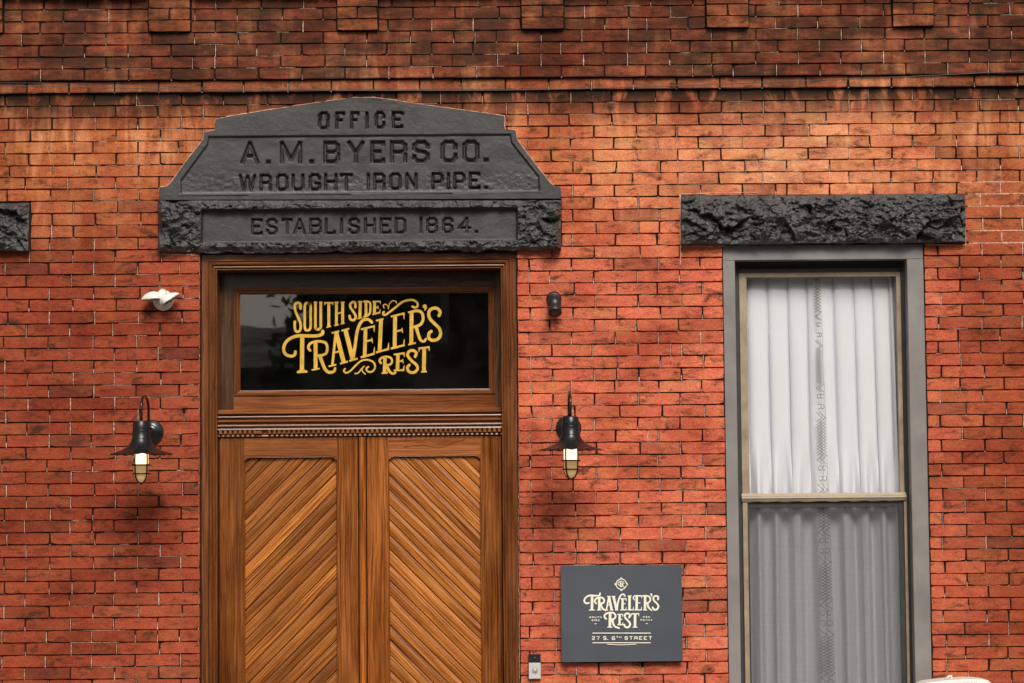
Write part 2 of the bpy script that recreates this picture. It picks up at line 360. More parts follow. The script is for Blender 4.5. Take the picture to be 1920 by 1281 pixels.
# ------------------------------------------------------------------ ground, street and the far side (seen in reflections)
def slab(name, x0, x1, y0, y1, z0, z1, mat, label_kind='structure'):
    b = MB(); b.box(x0, x1, z0, z1, -y1, -y0); o = b.build(name, mat); o['kind'] = label_kind; return o
g = MB(); g.face([(-150, -150, -.02), (150, -150, -.02), (150, 150, -.02), (-150, 150, -.02)]); tag(g.build('ground', M['asphalt']), kind='structure')
g = MB(); g.face([(-60, -14.0, -.012), (60, -14.0, -.012), (60, -2.4, -.012), (-60, -2.4, -.012)]); tag(g.build('road', M['asphalt']), kind='structure')
slab('pavement', -60, 60, -2.25, .30, -.015, .12, M['concrete'])
slab('kerb', -60, 60, -2.4, -2.2525, -.015, .13, M['concrete'])
slab('far_pavement', -60, 60, -17.0, -14.0, -.015, .12, M['concrete'])
def far_house(x0, x1, y0, depth, zt, roofh, label, nwin):
    e = empty('far_building', ((x0+x1)/2, y0, .12))
    def w(name, mat, fn): b = MB(); fn(b); return b.build(name, mat, e)
    w('wall', M['far_wall'], lambda b: b.box(x0, x1, .12, zt, -y0, -y0+depth) or None)
    def roof(b):
        yb, yf = y0-.3, y0+.3-0*depth
        b.face([(x0-.2, y0+.3, zt), (x1+.2, y0+.3, zt), (x1+.2, y0-depth/2, zt+roofh), (x0-.2, y0-depth/2, zt+roofh)])
        b.face([(x0-.2, y0-depth-.3, zt), (x0-.2, y0-depth/2, zt+roofh), (x1+.2, y0-depth/2, zt+roofh), (x1+.2, y0-depth-.3, zt)])
        for x in (x0-.2, x1+.2): b.face([(x, y0+.3, zt), (x, y0-depth/2, zt+roofh), (x, y0-depth-.3, zt)])
    w('roof', M['far_roof'], roof)
    for r in range(max(1, int((zt-1)//3))):
        for k in range(nwin):
            cx = x0+(k+.5)*(x1-x0)/nwin; z = 1.1+r*3
            f = MB(); f.frame(cx-.5, cx+.5, z, z+1.6, [(0, -y0-.01), (0, -y0+.05), (.09, -y0+.05), (.09, -y0+.01)]) if False else None
            f = MB(); f.box(cx-.5, cx+.5, z, z+1.6, -y0-depth*0+.0, -y0+.04)
            f.v = [(a, y0+(.04 if abs(bb+(-y0+.04)) < 1e-6 else 0.001), c) for a, bb, c in f.v]
            fr = f.build('window', M['far_trim'], e)
            p = MB(); p.face([(cx-.4, y0+.05, z+.1), (cx+.4, y0+.05, z+.1), (cx+.4, y0+.05, z+1.5), (cx-.4, y0+.05, z+1.5)])
            p.build('pane', M['far_pane'], fr)
    return tag(e, label, 'building')
def far_box(b, x0, x1, y0, y1, z0, z1):
    for f in ([(x0, y1, z0), (x1, y1, z0), (x1, y1, z1), (x0, y1, z1)], [(x0, y0, z0), (x0, y0, z1), (x1, y0, z1), (x1, y0, z0)],
              [(x0, y0, z0), (x0, y1, z0), (x0, y1, z1), (x0, y0, z1)], [(x1, y0, z0), (x1, y0, z1), (x1, y1, z1), (x1, y1, z0)], [(x0, y0, z1), (x0, y1, z1), (x1, y1, z1), (x1, y0, z1)]): b.face(f)
def house2(x0, x1, y1, depth, zt, roofh, label, nwin):
    e = empty('far_building', ((x0+x1)/2, y1, .12))
    b = MB(); far_box(b, x0, x1, y1-depth, y1, .12, zt); b.build('wall', M['far_wall'], e)
    b = MB()
    A = [(x0-.2, y1+.3, zt), (x1+.2, y1+.3, zt), (x1+.2, y1-depth/2, zt+roofh), (x0-.2, y1-depth/2, zt+roofh)]
    B = [(x0-.2, y1-depth-.3, zt), (x0-.2, y1-depth/2, zt+roofh), (x1+.2, y1-depth/2, zt+roofh), (x1+.2, y1-depth-.3, zt)]
    b.face(A); b.face(B); b.face([A[0], B[1], B[0]]); b.face([A[1], B[3], B[2]]); b.build('roof', M['far_roof'], e)
    for r in range(max(1, int((zt-.9)//2.9))):
        for k in range(nwin):
            cx = x0+(k+.5)*(x1-x0)/nwin; z = 1.1+r*2.9
            f = MB(); far_box(f, cx-.5, cx+.5, y1-.05, y1+.05, z, z+1.5); fr = f.build('window', M['far_trim'], e)
            p = MB(); p.face([(cx-.4, y1+.06, z+.1), (cx+.4, y1+.06, z+.1), (cx+.4, y1+.06, z+1.4), (cx-.4, y1+.06, z+1.4)]); p.build('pane', M['far_pane'], fr)
    return tag(e, label, 'building')
house2(-13, -2.7, -20, 5, 3.75, .75, 'low brown building across the street, behind the camera', 4)
house2(-2.35, 9.5, -19, 8, 9.6, 1.6, 'tall brown brick house across the street, behind the camera', 5)
house2(10, 24, -19.5, 8, 9.0, 1.6, 'wide brown brick house at the far right end of the street, behind the camera', 6)
house2(-30, -14, -20, 8, 9.3, 1.6, 'brown brick house beyond the low building, behind the camera', 6)
def tree(x, y, z0, z1, rad, label):
    e = empty('street_tree', (x, y, .12)); b = MB()
    b.tube([(x, y, .1), (x+.05, y, z0*.5), (x-.05, y, z0), (x+.1, y, (z0+z1)/2)], [.16, .13, .10, .05], 8)
    for k in range(6): a = k*1.05; b.tube([(x, y, z0*.8), (x+rad*.4*math.cos(a), y+rad*.4*math.sin(a), (z0+z1)/2), (x+rad*.75*math.cos(a), y+rad*.75*math.sin(a), z1-.6-.2*k)], [.06, .04, .015], 6)
    b.build('trunk', M['bark'], e); b = MB(); rs = random.Random(5)
    cl = [(rs.uniform(-1, 1)*rad*.7, rs.uniform(-1, 1)*rad*.7, rs.uniform(z0, z1), rs.uniform(.3, .6)) for _ in range(26)]
    for _ in range(2600):
        c0 = rs.choice(cl); p = Vector((x+c0[0]+rs.gauss(0, c0[3]*.5), y+c0[1]+rs.gauss(0, c0[3]*.5), c0[2]+rs.gauss(0, c0[3]*.45)))
        u = Vector((rs.gauss(0, 1), rs.gauss(0, 1), rs.gauss(0, 1))).normalized()*.09; v = u.cross(Vector((rs.gauss(0, 1), rs.gauss(0, 1), rs.gauss(0, 1)))).normalized()*.05
        b.face([p-u, p+v, p+u, p-v])
    o = b.build('crown', M['leaf'], e); o['kind'] = 'stuff'; return tag(e, label, 'tree')
tree(-1.75, -16.2, 3.0, 5.4, .62, 'small leafy street tree across the road, behind the camera')
# ------------------------------------------------------------------ the building
BLD = tag(empty('brick_building', (0, 0, .12)), 'old red brick building with black stone lintels, an oak double door and a tall window', 'building')
WALL = empty('wall', (0, 0, .12), BLD)
def part(mb, name, mat, parent=BLD, **k): return mb.build(name, mat, parent, **k)
zcor = lambda i: float(np.interp(i, [-9, 0, 9, 14, 30, 49, 60], [-1.5, .5, 3, 1, -3, -.3, 0]))/390
zl = lambda i: Z_IDX0-HC*i+zcor(i)          # height of course line i
DX0, DX1, DZ0, DZT = mrec(376, 972, 480, 1281); DZ0 = .12; DZT = float((W(376, 478)[1]+W(972, 470)[1])/2)      # door opening
WX0, WX1, _, WZT = mrec(1361, 1740, 460, 1281); WZ0 = .62
SD = .019; PD = .024
XA = [(0, float(W(298, 1100)[0])), (9, float(W(1036, 850)[0])), (18, float(W(1767, 900)[0]))]
def XJ(k):
    if k < 0: return XA[0][1]+k*82.6*PX
    if k > 18: return XA[2][1]+(k-18)*80*PX
    return float(np.interp(k, [a for a, _ in XA], [b for _, b in XA]))
piers = [tuple(float(W(x, 40)[0]) for x in p) for p in ((-72, 10), (281, 360), (633, 710), (977, 1057), (1322, 1402), (1670, 1748), (2018, 2096))]
# pediment outline in photo pixels (y, left x, right x)
PED = [(184.5, 668, 700), (188, 640, 728), (195, 590, 770), (205, 525, 842), (216, 455, 925), (219, 436, 944), (225, 405, 944.5), (244, 404, 945), (246, 404, 965), (249, 384, 966),
       (262, 383, 968), (270, 377, 973), (300, 353, 996), (325, 335, 1015), (345, 321, 1031), (351, 314, 1038), (353, 301, 1051), (376.5, 300, 1052)]
def cuts(r):
    """x-intervals without brick on course r"""
    zt, zb = zl(r), zl(r+1); zc = (zt+zb)/2; C = []
    if zc < DZT+.012: C.append((DX0, DX1))
    if zc < WZT and zc > WZ0: C.append((WX0, WX1))
    if zc < WZ0 and zc > WZ0-HC*2.2: C.append((WX0-.09, WX1+.09))
    px, py = PXI(-.7, zc)
    if 187 < py < 377:
        ys = [p[0] for p in PED]; yy = py-11
        a = np.interp(yy, ys, [p[1] for p in PED])+6; b = np.interp(yy, ys, [p[2] for p in PED])-6
        if b > a+40: C.append((float(W(a, py)[0]), float(W(b, py)[0])))
    if 9 <= r <= 12: C.append((float(W(1277, 410)[0]), float(W(1809, 410)[0]))); C.append((float(W(-260, 425)[0]), float(W(57, 425)[0])))
    if 378 < py < 472: C.append((float(W(298, 420)[0]), float(W(1052, 420)[0])))
    return sorted(C)
pxlin = lambda c: tuple(c)
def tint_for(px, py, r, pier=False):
    u = min(1, max(0, (px-150)/900.))  # light falling off towards the left is put into the brick colour
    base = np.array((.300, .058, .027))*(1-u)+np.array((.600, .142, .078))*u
    if px > 1700: f = min(1, (px-1700)/150); base = base*(1-.85*f)+np.array((.330, .066, .028))*.85*f  # far right bricks darkened too, light fall-off held in their colour
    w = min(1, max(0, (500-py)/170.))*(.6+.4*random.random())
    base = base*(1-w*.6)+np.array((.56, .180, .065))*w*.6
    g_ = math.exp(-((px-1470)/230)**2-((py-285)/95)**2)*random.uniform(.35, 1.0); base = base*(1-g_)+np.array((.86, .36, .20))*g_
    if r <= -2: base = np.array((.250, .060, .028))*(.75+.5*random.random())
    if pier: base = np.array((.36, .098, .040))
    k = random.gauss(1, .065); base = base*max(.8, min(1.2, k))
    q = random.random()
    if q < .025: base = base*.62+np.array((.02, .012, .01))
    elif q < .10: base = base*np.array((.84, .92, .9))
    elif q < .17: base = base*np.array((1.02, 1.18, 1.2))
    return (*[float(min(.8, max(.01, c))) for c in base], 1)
bricks = []           # (x0,x1,z0,z1,out,tint,px,py)
headj = []            # head joints (x, z0, z1, out)
for r in range(-11, 62):
    zt, zb = zl(r), zl(r+1); zc = (zt+zb)/2
    if zb < .13: break
    shift = -16*PX if r <= -2 else 0
    xs = []; off = 0 if r % 2 else .5
    rj = random.gauss(0, 2.0)*PX
    for k in range(-8, 27):
        xs.append(XJ(k+off)+shift+rj+random.gauss(0, 1.8)*PX)
    # occasional closers
    xs2 = []
    for a, b in zip(xs[:-1], xs[1:]):
        xs2.append(a)
        if random.random() < .02: xs2.append(a+(b-a)*random.choice((.5, .5, .5, .75)))
    xs = xs2+[xs[-1]]
    out = 2*SD if r <= -2 else (SD if r == -1 else 0)
    C = cuts(r)
    segs = []
    if r <= -6:
        for a, b in piers:
            segs.append((a, b, out+PD, r))
        C = sorted(C+[(a, b) for a, b in piers])
    if r <= -9: out = out+PD+.02; C = []; segs = []
    for a, b in zip(xs[:-1], xs[1:]):
        iv = [(a, b)]
        for ca, cb in C:
            nv = []
            for p, q in iv:
                if cb <= p or ca >= q: nv.append((p, q)); continue
                if ca > p: nv.append((p, ca))
                if cb < q: nv.append((cb, q))
            iv = nv
        for p, q in iv:
            if q-p > .016: bricks.append([p, q, zb, zt, out])
            elif bricks and q-p > .002 and abs(bricks[-1][1]-p) < 1e-6 and bricks[-1][2] == zb: bricks[-1][1] = q
        if all(not (ca-.01 < b < cb+.01) for ca, cb in C): headj.append((b, zb, zt, out, r))
    for a, b, o, rr in segs:
        if rr % 2: 
            m = (a+b)/2; bricks.append([a, m, zb, zt, o]); bricks.append([m, b, zb, zt, o])
        else: bricks.append([a, b, zb, zt, o])
def brick_geo(x0, x1, z0, z1, out, depth=.011):
    L = x1-x0; g2 = max(.0007, random.gauss(.0014, .0004)); x0 += g2; x1 -= max(.0007, random.gauss(.0014, .0004)); n = 6 if L > .07 else 3
    z0 += max(.0009, random.gauss(.0018, .0004)); z1 -= max(.0009, random.gauss(.0018, .0004))
    out += random.gauss(0, .0012); t1, t2 = random.gauss(0, .0007), random.gauss(0, .0007); sl_ = random.gauss(0, .0007)
    w1, w2 = random.gauss(0, .0006), random.gauss(0, .0006)
    def jit(): return random.gauss(0, .00060)
    pts = []
    for k in range(n+1): pts.append([x0+(x1-x0)*k/n, z0+jit()+sl_*(k/n-.5)+w1*math.sin(k/n*math.pi)])
    for k in range(n, -1, -1): pts.append([x0+(x1-x0)*k/n, z1+jit()+sl_*(k/n-.5)+w2*math.sin(k/n*math.pi)])
    for i, sx, sz in ((0, 1, 1), (n, -1, 1), (n+1, -1, -1), (2*n+1, 1, -1)):
        a = abs(random.gauss(.0014, .0012)); pts[i][0] += sx*a; pts[i][1] += sz*a*.8
        if random.random() < .06: pts[i][0] += sx*.005*random.random(); pts[i][1] += sz*.004*random.random()
    cx, cz = (x0+x1)/2, (z0+z1)/2; m = len(pts); b = .0012
    V = []
    for x, z in pts:
        V.append((x-math.copysign(b, x-cx), -(out+t1*math.copysign(1, x-cx)+t2*math.copysign(1, z-cz)), z-math.copysign(b, z-cz)))
    for x, z in pts: V.append((x, -(out-depth), z))
    Fc = [tuple(range(m))]
    for i in range(m):
        j = (i+1) % m; Fc.append((j, i, m+i, m+j))
    return V, Fc
# the 300 that show largest: whole stretchers nearest the middle of the picture
def score(bk):
    px, py = PXI((bk[0]+bk[1])/2, (bk[2]+bk[3])/2)
    if not (0 < px < 1920 and 0 < py < 1281): return -1
    a, b = PXI(bk[0], bk[2]), PXI(bk[1], bk[3])
    w = min(1920, b[0])-max(0, a[0]); h = min(1281, a[1])-max(0, b[1])
    return w*h + (0 if not bk[4] else 0)
order = sorted(range(len(bricks)), key=lambda i: -score(bricks[i])); top = set(order[:300])
stuffV, stuffF, stuffC = [], [], []
for i, bk in enumerate(bricks):
    px, py = PXI((bk[0]+bk[1])/2, (bk[2]+bk[3])/2); rr = (Z_IDX0-(bk[2]+bk[3])/2)/HC
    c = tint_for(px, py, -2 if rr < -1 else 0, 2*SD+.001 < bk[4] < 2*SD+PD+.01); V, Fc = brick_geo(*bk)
    if i in top:
        b = MB(); cx, cz = (bk[0]+bk[1])/2, bk[2]
        b.v = [(x-cx, y, z-cz) for x, y, z in V]; b.f = Fc
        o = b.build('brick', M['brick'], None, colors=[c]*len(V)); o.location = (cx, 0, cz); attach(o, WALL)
    else:
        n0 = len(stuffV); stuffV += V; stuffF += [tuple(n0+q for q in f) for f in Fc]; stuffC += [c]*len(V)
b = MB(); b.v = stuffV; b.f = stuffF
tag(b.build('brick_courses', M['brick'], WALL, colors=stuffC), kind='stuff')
# mortar bed behind the bricks, butted boxes round the openings
b = MB(); XL, XR = XJ(-8)-.1, XJ(26)+.1; MO = -.0085
def mbox(x0, x1, z0, z1, o=MO): b.box(x0, x1, z0, z1, -.28, o)
ztop = zl(-11)+.05
mbox(XL, XR, zl(-5), ztop, 2*SD+MO); mbox(XL, XR, zl(-1), zl(-5)-.0001, 2*SD+MO-.0002); mbox(XL, XR, zl(0), zl(-1)-.0001, SD+MO)
zz = zl(0)-.0001
mbox(XL, DX0+.001, .13, zz); mbox(DX0+.0011, DX1-.0011, DZT+.003, zz); mbox(DX1-.001, WX0+.001, .13, zz)
mbox(WX0+.0011, WX1-.0011, WZT+.002, zz); mbox(WX0+.0011, WX1-.0011, .13, WZ0-.01); mbox(WX1-.001, XR, .13, zz)
for a, c in piers: b.box(a+.002, c-.002, zl(-5)+.003, ztop-.01, 0, 2*SD+PD+MO)
b.build('mortar_bed', M['mortar'], WALL)
# pale mortar lumps in head joints and smears along bed joints
b = MB(); b2 = MB(); cutlist = {}
def free(x, z, m=.012):
    r = int(math.floor((Z_IDX0-z)/HC+.001)); C = cutlist.setdefault(r, cuts(r) if r > -12 else [])
    return all(not (ca-m < x < cb+m) for ca, cb in C)
def lump(B, x0, x1, z0, z1, o):
    n = max(2, int(max(x1-x0, z1-z0)/.006)); hor = (x1-x0) > (z1-z0); P = []
    Lr, Rr = [], []
    for k in range(n+1):
        t = k/n; w = (1+random.gauss(0, .28))*(.35+.65*math.sin(math.pi*min(1, max(0, .08+t*.84)))**.5)
        if hor:
            x = x0+(x1-x0)*t; h = (z1-z0)/2*w; zc = (z0+z1)/2+random.gauss(0, .0003); Lr.append((x, -o, zc+h)); Rr.append((x, -o, zc-h))
        else:
            z = z0+(z1-z0)*t; h = (x1-x0)/2*w; xc = (x0+x1)/2+random.gauss(0, .0003); Lr.append((xc-h, -o, z)); Rr.append((xc+h, -o, z))
    for k in range(n):
        if hor: B.face([Rr[k], Rr[k+1], Lr[k+1], Lr[k]])
        else: B.face([Lr[k], Rr[k], Rr[k+1], Lr[k+1]])
        # give the lump its thickness
        if hor: B.face([Rr[k+1], Rr[k], (Rr[k][0], -o+.003, Rr[k][2]), (Rr[k+1][0], -o+.003, Rr[k+1][2])]); B.face([Lr[k], Lr[k+1], (Lr[k+1][0], -o+.003, Lr[k+1][2]), (Lr[k][0], -o+.003, Lr[k][2])])
        else: B.face([Lr[k+1], Lr[k], (Lr[k][0], -o+.003, Lr[k][2]), (Lr[k+1][0], -o+.003, Lr[k+1][2])]); B.face([Rr[k], Rr[k+1], (Rr[k+1][0], -o+.003, Rr[k+1][2]), (Rr[k][0], -o+.003, Rr[k][2])])
for x, z0, z1, out, r in headj:
    if r < -8: continue
    px, py = PXI(x, z0)
    p = .80 if px < 380 and py > 480 else (.72 if py > 480 else .5)
    if px > 1740 and py > 480: p = .55
    if random.random() < p:
        f = random.choice((1, 1, .9, .6, .4, .3)); hw_ = random.choice((.0010, .0014, .0014, .0017, .0022)); lump(b, x-hw_, x+hw_, z0-.001, z0+(z1-z0)*f, out-.0008)
for x, z0, z1, out, r in headj:
    if r < -8 or random.random() > .6: continue
    w_ = random.uniform(.0022, .0042); h_ = random.uniform(.0015, .0035); o_ = out-.0004
    A_t = [(x-w_, -(o_-.004), z0-.0012), (x-w_*.5, -o_, z0-.0010), (x+w_*.5, -o_, z0-.0010), (x+w_, -(o_-.004), z0-.0012), (x+.0009, -(o_-.001), z0+h_), (x-.0009, -(o_-.001), z0+h_)]
    b.face([A_t[1], A_t[2], A_t[4], A_t[5]]); b.face([A_t[0], A_t[1], A_t[5]]); b.face([A_t[2], A_t[3], A_t[4]])
for r in range(-7, 56):
    z = zl(r); out = 2*SD if r < -1 else (SD if r == -1 else 0)
    if r in (0, -1): continue
    x = XJ(-2)
    while x < XJ(22):
        L = random.uniform(.02, .16)
        if random.random() < .14 and free(x, z-.01) and free(x+L, z-.01) and free(x, z+.01) and free(x+L, z+.01) and free(x+L/2, z+.01) and free(x+L/2, z-.01):
            lump(b, x, x+L, z-.0016, z+.0002, out-.0022)
        x += L
# repointed patch right of the window lintel
for r in range(8, 14):
    z = zl(r)
    x0 = float(W(1815, 400)[0]) if r > 8 else float(W(1800, 350)[0])
    if r in (9, 10, 12, 8, 13): lump(b2, x0, x0+.36, z-.0035, z+.0030, .0012 if r in (9, 10) else .0002)
    for x, z0, z1, out, rr in headj:
        if rr == r and x0 < x < x0+.35: lump(b2, x-.003, x+.003, z0, z1, .0008)
tag(b.build('pale_mortar', M['white_mortar'], WALL), kind='stuff')
def bead(pts, r=.0035, o=.001):
    P = []; 
    for (xa, ya), (xb, yb) in zip(pts[:-1], pts[1:]):
        n = max(1, int(math.hypot(xb-xa, yb-ya)/6))
        for k in range(n): P.append((xa+(xb-xa)*k/n, ya+(yb-ya)*k/n))
    P.append(pts[-1])
    q = [P3(a+random.gauss(0, .35), c+random.gauss(0, .35), o) for a, c in P]
    b2.tube(q, [r*random.uniform(.55, 1.3) for _ in q], 6)
bead([(p[1]-1.5, p[0]-1.5) for p in PED][::-1][1:]+[(p[2]+1.5, p[0]-1.5) for p in PED][:-1], .0028, .001)
bead([(1276, 459), (1275, 364)], .0040); bead([(1275, 364), (1330, 363.5)], .003); bead([(1300, 363), (1420, 361.5)], .002); bead([(1360, 460.5), (1276, 461.5), (1275.5, 500)], .0040)
bead([(1808, 362), (1811, 460), (1734, 458)], .0038); bead([(374, 479), (300, 476)], .003); bead([(374, 480), (372, 1281)], .0020, -.004)
bead([(972, 480), (974, 1281)], .0014, -.006)
tag(b2.build('repointed_mortar', M['pink_mortar'], WALL, smooth=True), kind='stuff')
# ------------------------------------------------------------------ carved letters
GL = {
 'O': [[(.25, 0), (.75, 0), (1, .16), (1, .84), (.75, 1), (.25, 1), (0, .84), (0, .16), (.25, 0)]],
 'F': [[(0, 0), (0, 1), (1, 1), (1, .9)], [(0, .52), (.68, .52)]], 'I': [[(.5, 0), (.5, 1)]],
 'C': [[(1, .68), (1, .84), (.75, 1), (.25, 1), (0, .84), (0, .16), (.25, 0), (.75, 0), (1, .16), (1, .32)]],
 'G': [[(1, .70), (1, .84), (.75, 1), (.25, 1), (0, .84), (0, .16), (.25, 0), (.75, 0), (1, .16), (1, .42), (.6, .42)]],
 'E': [[(1, .9), (1, 1), (0, 1), (0, 0), (1, 0), (1, .1)], [(0, .52), (.68, .52)]],
 'A': [[(0, 0), (.5, 1), (1, 0)], [(.2, .34), (.8, .34)]], 'M': [[(0, 0), (0, 1), (.5, .12), (1, 1), (1, 0)]],
 'B': [[(0, 0), (0, 1), (.75, 1), (1, .86), (1, .64), (.8, .52), (0, .52)], [(.8, .52), (1, .40), (1, .14), (.75, 0), (0, 0)]],
 'Y': [[(0, 1), (.5, .45), (1, 1)], [(.5, .45), (.5, 0)]], 'R': [[(0, 0), (0, 1), (.75, 1), (1, .86), (1, .62), (.78, .48), (0, .48)], [(.75, .48), (1, .34), (1, 0)]],
 'S': [[(1, .74), (1, .84), (.75, 1), (.25, 1), (0, .84), (0, .66), (.22, .54), (.78, .46), (1, .34), (1, .16), (.75, 0), (.25, 0), (0, .16), (0, .26)]],
 'W': [[(0, 1), (.25, 0), (.5, .95), (.75, 0), (1, 1)]], 'U': [[(0, 1), (0, .16), (.25, 0), (.75, 0), (1, .16), (1, 1)]],
 'H': [[(0, 0), (0, 1)], [(1, 0), (1, 1)], [(0, .52), (1, .52)]], 'T': [[(0, .92), (0, 1), (1, 1), (1, .92)], [(.5, 1), (.5, 0)]],
 'N': [[(0, 0), (0, 1), (1, 0), (1, 1)]], 'P': [[(0, 0), (0, 1), (.75, 1), (1, .84), (1, .58), (.75, .44), (0, .44)]], 'L': [[(0, 1), (0, 0), (1, 0), (1, .12)]],
 'D': [[(0, 0), (0, 1), (.72, 1), (1, .84), (1, .16), (.72, 0), (0, 0)]], '1': [[(.1, .85), (.5, 1), (.5, 0)]],
 '8': [[(.25, 0), (.75, 0), (1, .14), (1, .40), (.8, .52), (.2, .52), (0, .40), (0, .14), (.25, 0)], [(.2, .52), (0, .64), (0, .86), (.25, 1), (.75, 1), (1, .86), (1, .64), (.8, .52)]],
 '6': [[(1, .78), (1, .86), (.75, 1), (.25, 1), (0, .84), (0, .16), (.25, 0), (.75, 0), (1, .16), (1, .40), (.75, .54), (0, .54)]],
 '4': [[(.72, 0), (.72, 1), (0, .30), (1, .30)]], '2': [[(0, .8), (.2, 1), (.8, 1), (1, .84), (1, .62), (0, .06), (0, 0), (1, 0)]], '7': [[(0, 1), (1, 1), (.4, 0)]],
 '.': [[(.5, 0), (.5, .03)]], "'": [[(.5, 1), (.5, .8)]],
}
LINES = [  # glyph, x0, x1 ; then y range at left and right
 ('OFFICE', [(597, 618), (629, 648), (657, 675), (685, 692), (703, 723), (735, 757)], 211, 245, 210, 243, 6.0),
 ('A.M.BYERSCO.', [(451, 487), (499, 508), (525, 567), (580, 589), (606, 638), (651, 684), (694, 723), (731, 764), (773, 806), (826, 858), (867, 899), (907, 916)], 266, 310, 263, 306, 8.2),
 ('WROUGHTIRONPIPE.', [(448, 481), (487, 510), (518, 541), (547, 571), (579, 602), (608, 633), (637, 662), (688, 694), (700, 723), (730, 753), (760, 783), (809, 832), (838, 844), (850, 873), (879, 901), (908, 915)], 327.5, 360, 323, 356, 5.8),
 ('ESTABLISHED1864.', [(471, 493), (499, 521), (528, 549), (550, 574), (580, 603), (609, 630), (638, 643), (653, 675), (683, 705), (712, 734), (740, 762), (786, 793), (799, 821), (829, 850), (858, 884), (890, 897)], 410, 441.5, 407, 438, 5.4)]
def line_segments(L):
    txt, xs, yl0, yl1, yr0, yr1, t = L; X0, X1 = xs[0][0], xs[-1][1]; out = []
    for ch, (a, b) in zip(txt, xs):
        u = ((a+b)/2-X0)/(X1-X0); y0 = yl0+(yr0-yl0)*u; y1 = yl1+(yr1-yl1)*u
        for st in GL[ch]:
            q = [(a+t/2+(b-a-t)*x, y1-t/2-(y1-y0-t)*y) for x, y in st]
            if ch == '.': c = ((a+b)/2, y1-t*.55); out.append((c[0]-t*.12, c[1], c[0]+t*.12, c[1], t*1.15)); continue
            for (xa, ya), (xb, yb) in zip(q[:-1], q[1:]): out.append((xa, ya, xb, yb, t))
    return out
def carve(X, Y, segs, wall=1.5):
    d = np.zeros(X.shape)
    for xa, ya, xb, yb, t in segs:
        L = math.hypot(xb-xa, yb-ya); ux, uy = ((xb-xa)/L, (yb-ya)/L) if L > 1e-6 else (1, 0); mx, my = (xa+xb)/2, (ya+yb)/2
        m = (abs(X-mx) < L/2+t+2) & (abs(Y-my) < L/2+t+2)
        if not m.any(): continue
        al = abs((X[m]-mx)*ux+(Y[m]-my)*uy); ac = abs(-(X[m]-mx)*uy+(Y[m]-my)*ux)
        q = np.clip(np.minimum(t/2-ac, L/2+t/2*.9-al)/max(1e-6, t*wall), 0, 1); d[m] = np.maximum(d[m], q)
    return d
def sdf_poly(X, Y, poly):
    """signed distance, positive inside"""
    d = np.full(X.shape, 1e9); ins = np.zeros(X.shape, bool); n = len(poly)
    for i in range(n):
        ax, ay = poly[i]; bx, by = poly[(i+1) % n]; ex, ey = bx-ax, by-ay; wx, wy = X-ax, Y-ay
        t = np.clip((wx*ex+wy*ey)/(ex*ex+ey*ey), 0, 1); d = np.minimum(d, np.hypot(wx-ex*t, wy-ey*t))
        c = ((ay > Y) != (by > Y)); 
        with np.errstate(divide='ignore', invalid='ignore'): xi = (bx-ax)*(Y-ay)/(by-ay+1e-12)+ax
        ins ^= c & (X < xi)
    return np.where(ins, d, -d)
def heightfield(name, mat, Xp, Yp, H, parent, back=-.06):
    """grid in photo pixels with heights (m in front of wall); closed by a skirt"""
    R, Cn = Xp.shape; x, z = W(Xp, Yp, 0.0)
    V = np.stack([x, -H, z], -1).reshape(-1, 3)
    idx = np.arange(R*Cn).reshape(R, Cn)
    q = np.stack([idx[1:, :-1], idx[1:, 1:], idx[:-1, 1:], idx[:-1, :-1]], -1).reshape(-1, 4)
    per = np.concatenate([idx[0, :], idx[1:, -1], idx[-1, -2::-1], idx[-2:0:-1, 0]])
    sk = V[per].copy(); sk[:, 1] = -back; n0 = len(V); V = np.concatenate([V, sk]); m = len(per); k = np.arange(m); k2 = (k+1) % m
    q2 = np.stack([per[k], per[k2], n0+k2, n0+k], -1); Q = np.concatenate([q, q2])
    b = MB(); me = bpy.data.meshes.new(name); me.from_pydata(V.tolist(), [], Q.tolist()); me.materials.append(mat); me.update()
    me.polygons.foreach_set('use_smooth', [True]*len(q)+[False]*len(q2))
    o = bpy.data.objects.new(name, me); COL.objects.link(o); attach(o, parent); return o
def facets(X, Y, cell, seed, slope, off):
    """broken planes: every jittered cell carries its own tilted facet"""
    wx = X+(fbm(X/cell*1.7, Y/cell*1.7, 3, seed+70)-.5)*cell*.9; wy = Y+(fbm(X/cell*1.7, Y/cell*1.7, 3, seed+80)-.5)*cell*.9
    ci = np.floor(wx/cell).astype(np.int64); cj = np.floor(wy/cell).astype(np.int64); best = np.full(X.shape, 1e9); H = np.zeros(X.shape)
    def r(i, j, k):
        n = (i*73856093 ^ j*19349663 ^ (seed*31+k)*83492791) & 0x7fffffff; n = ((n ^ (n >> 13))*1274126177) & 0x7fffffff; return ((n ^ (n >> 16)) & 0xffff)/65535.0
    for di in (-1, 0, 1):
        for dj in (-1, 0, 1):
            i, j = ci+di, cj+dj; px, py = (i+r(i, j, 1))*cell, (j+r(i, j, 2))*cell
            d = (wx-px)**2+(wy-py)**2*1.6; m = d < best
            h = slope*((r(i, j, 3)-.5)*2*(wx-px)+(r(i, j, 4)-.42)*2.4*(wy-py))*PX+(r(i, j, 5)-.5)*off
            best = np.where(m, d, best); H = np.where(m, h, H)
    return H
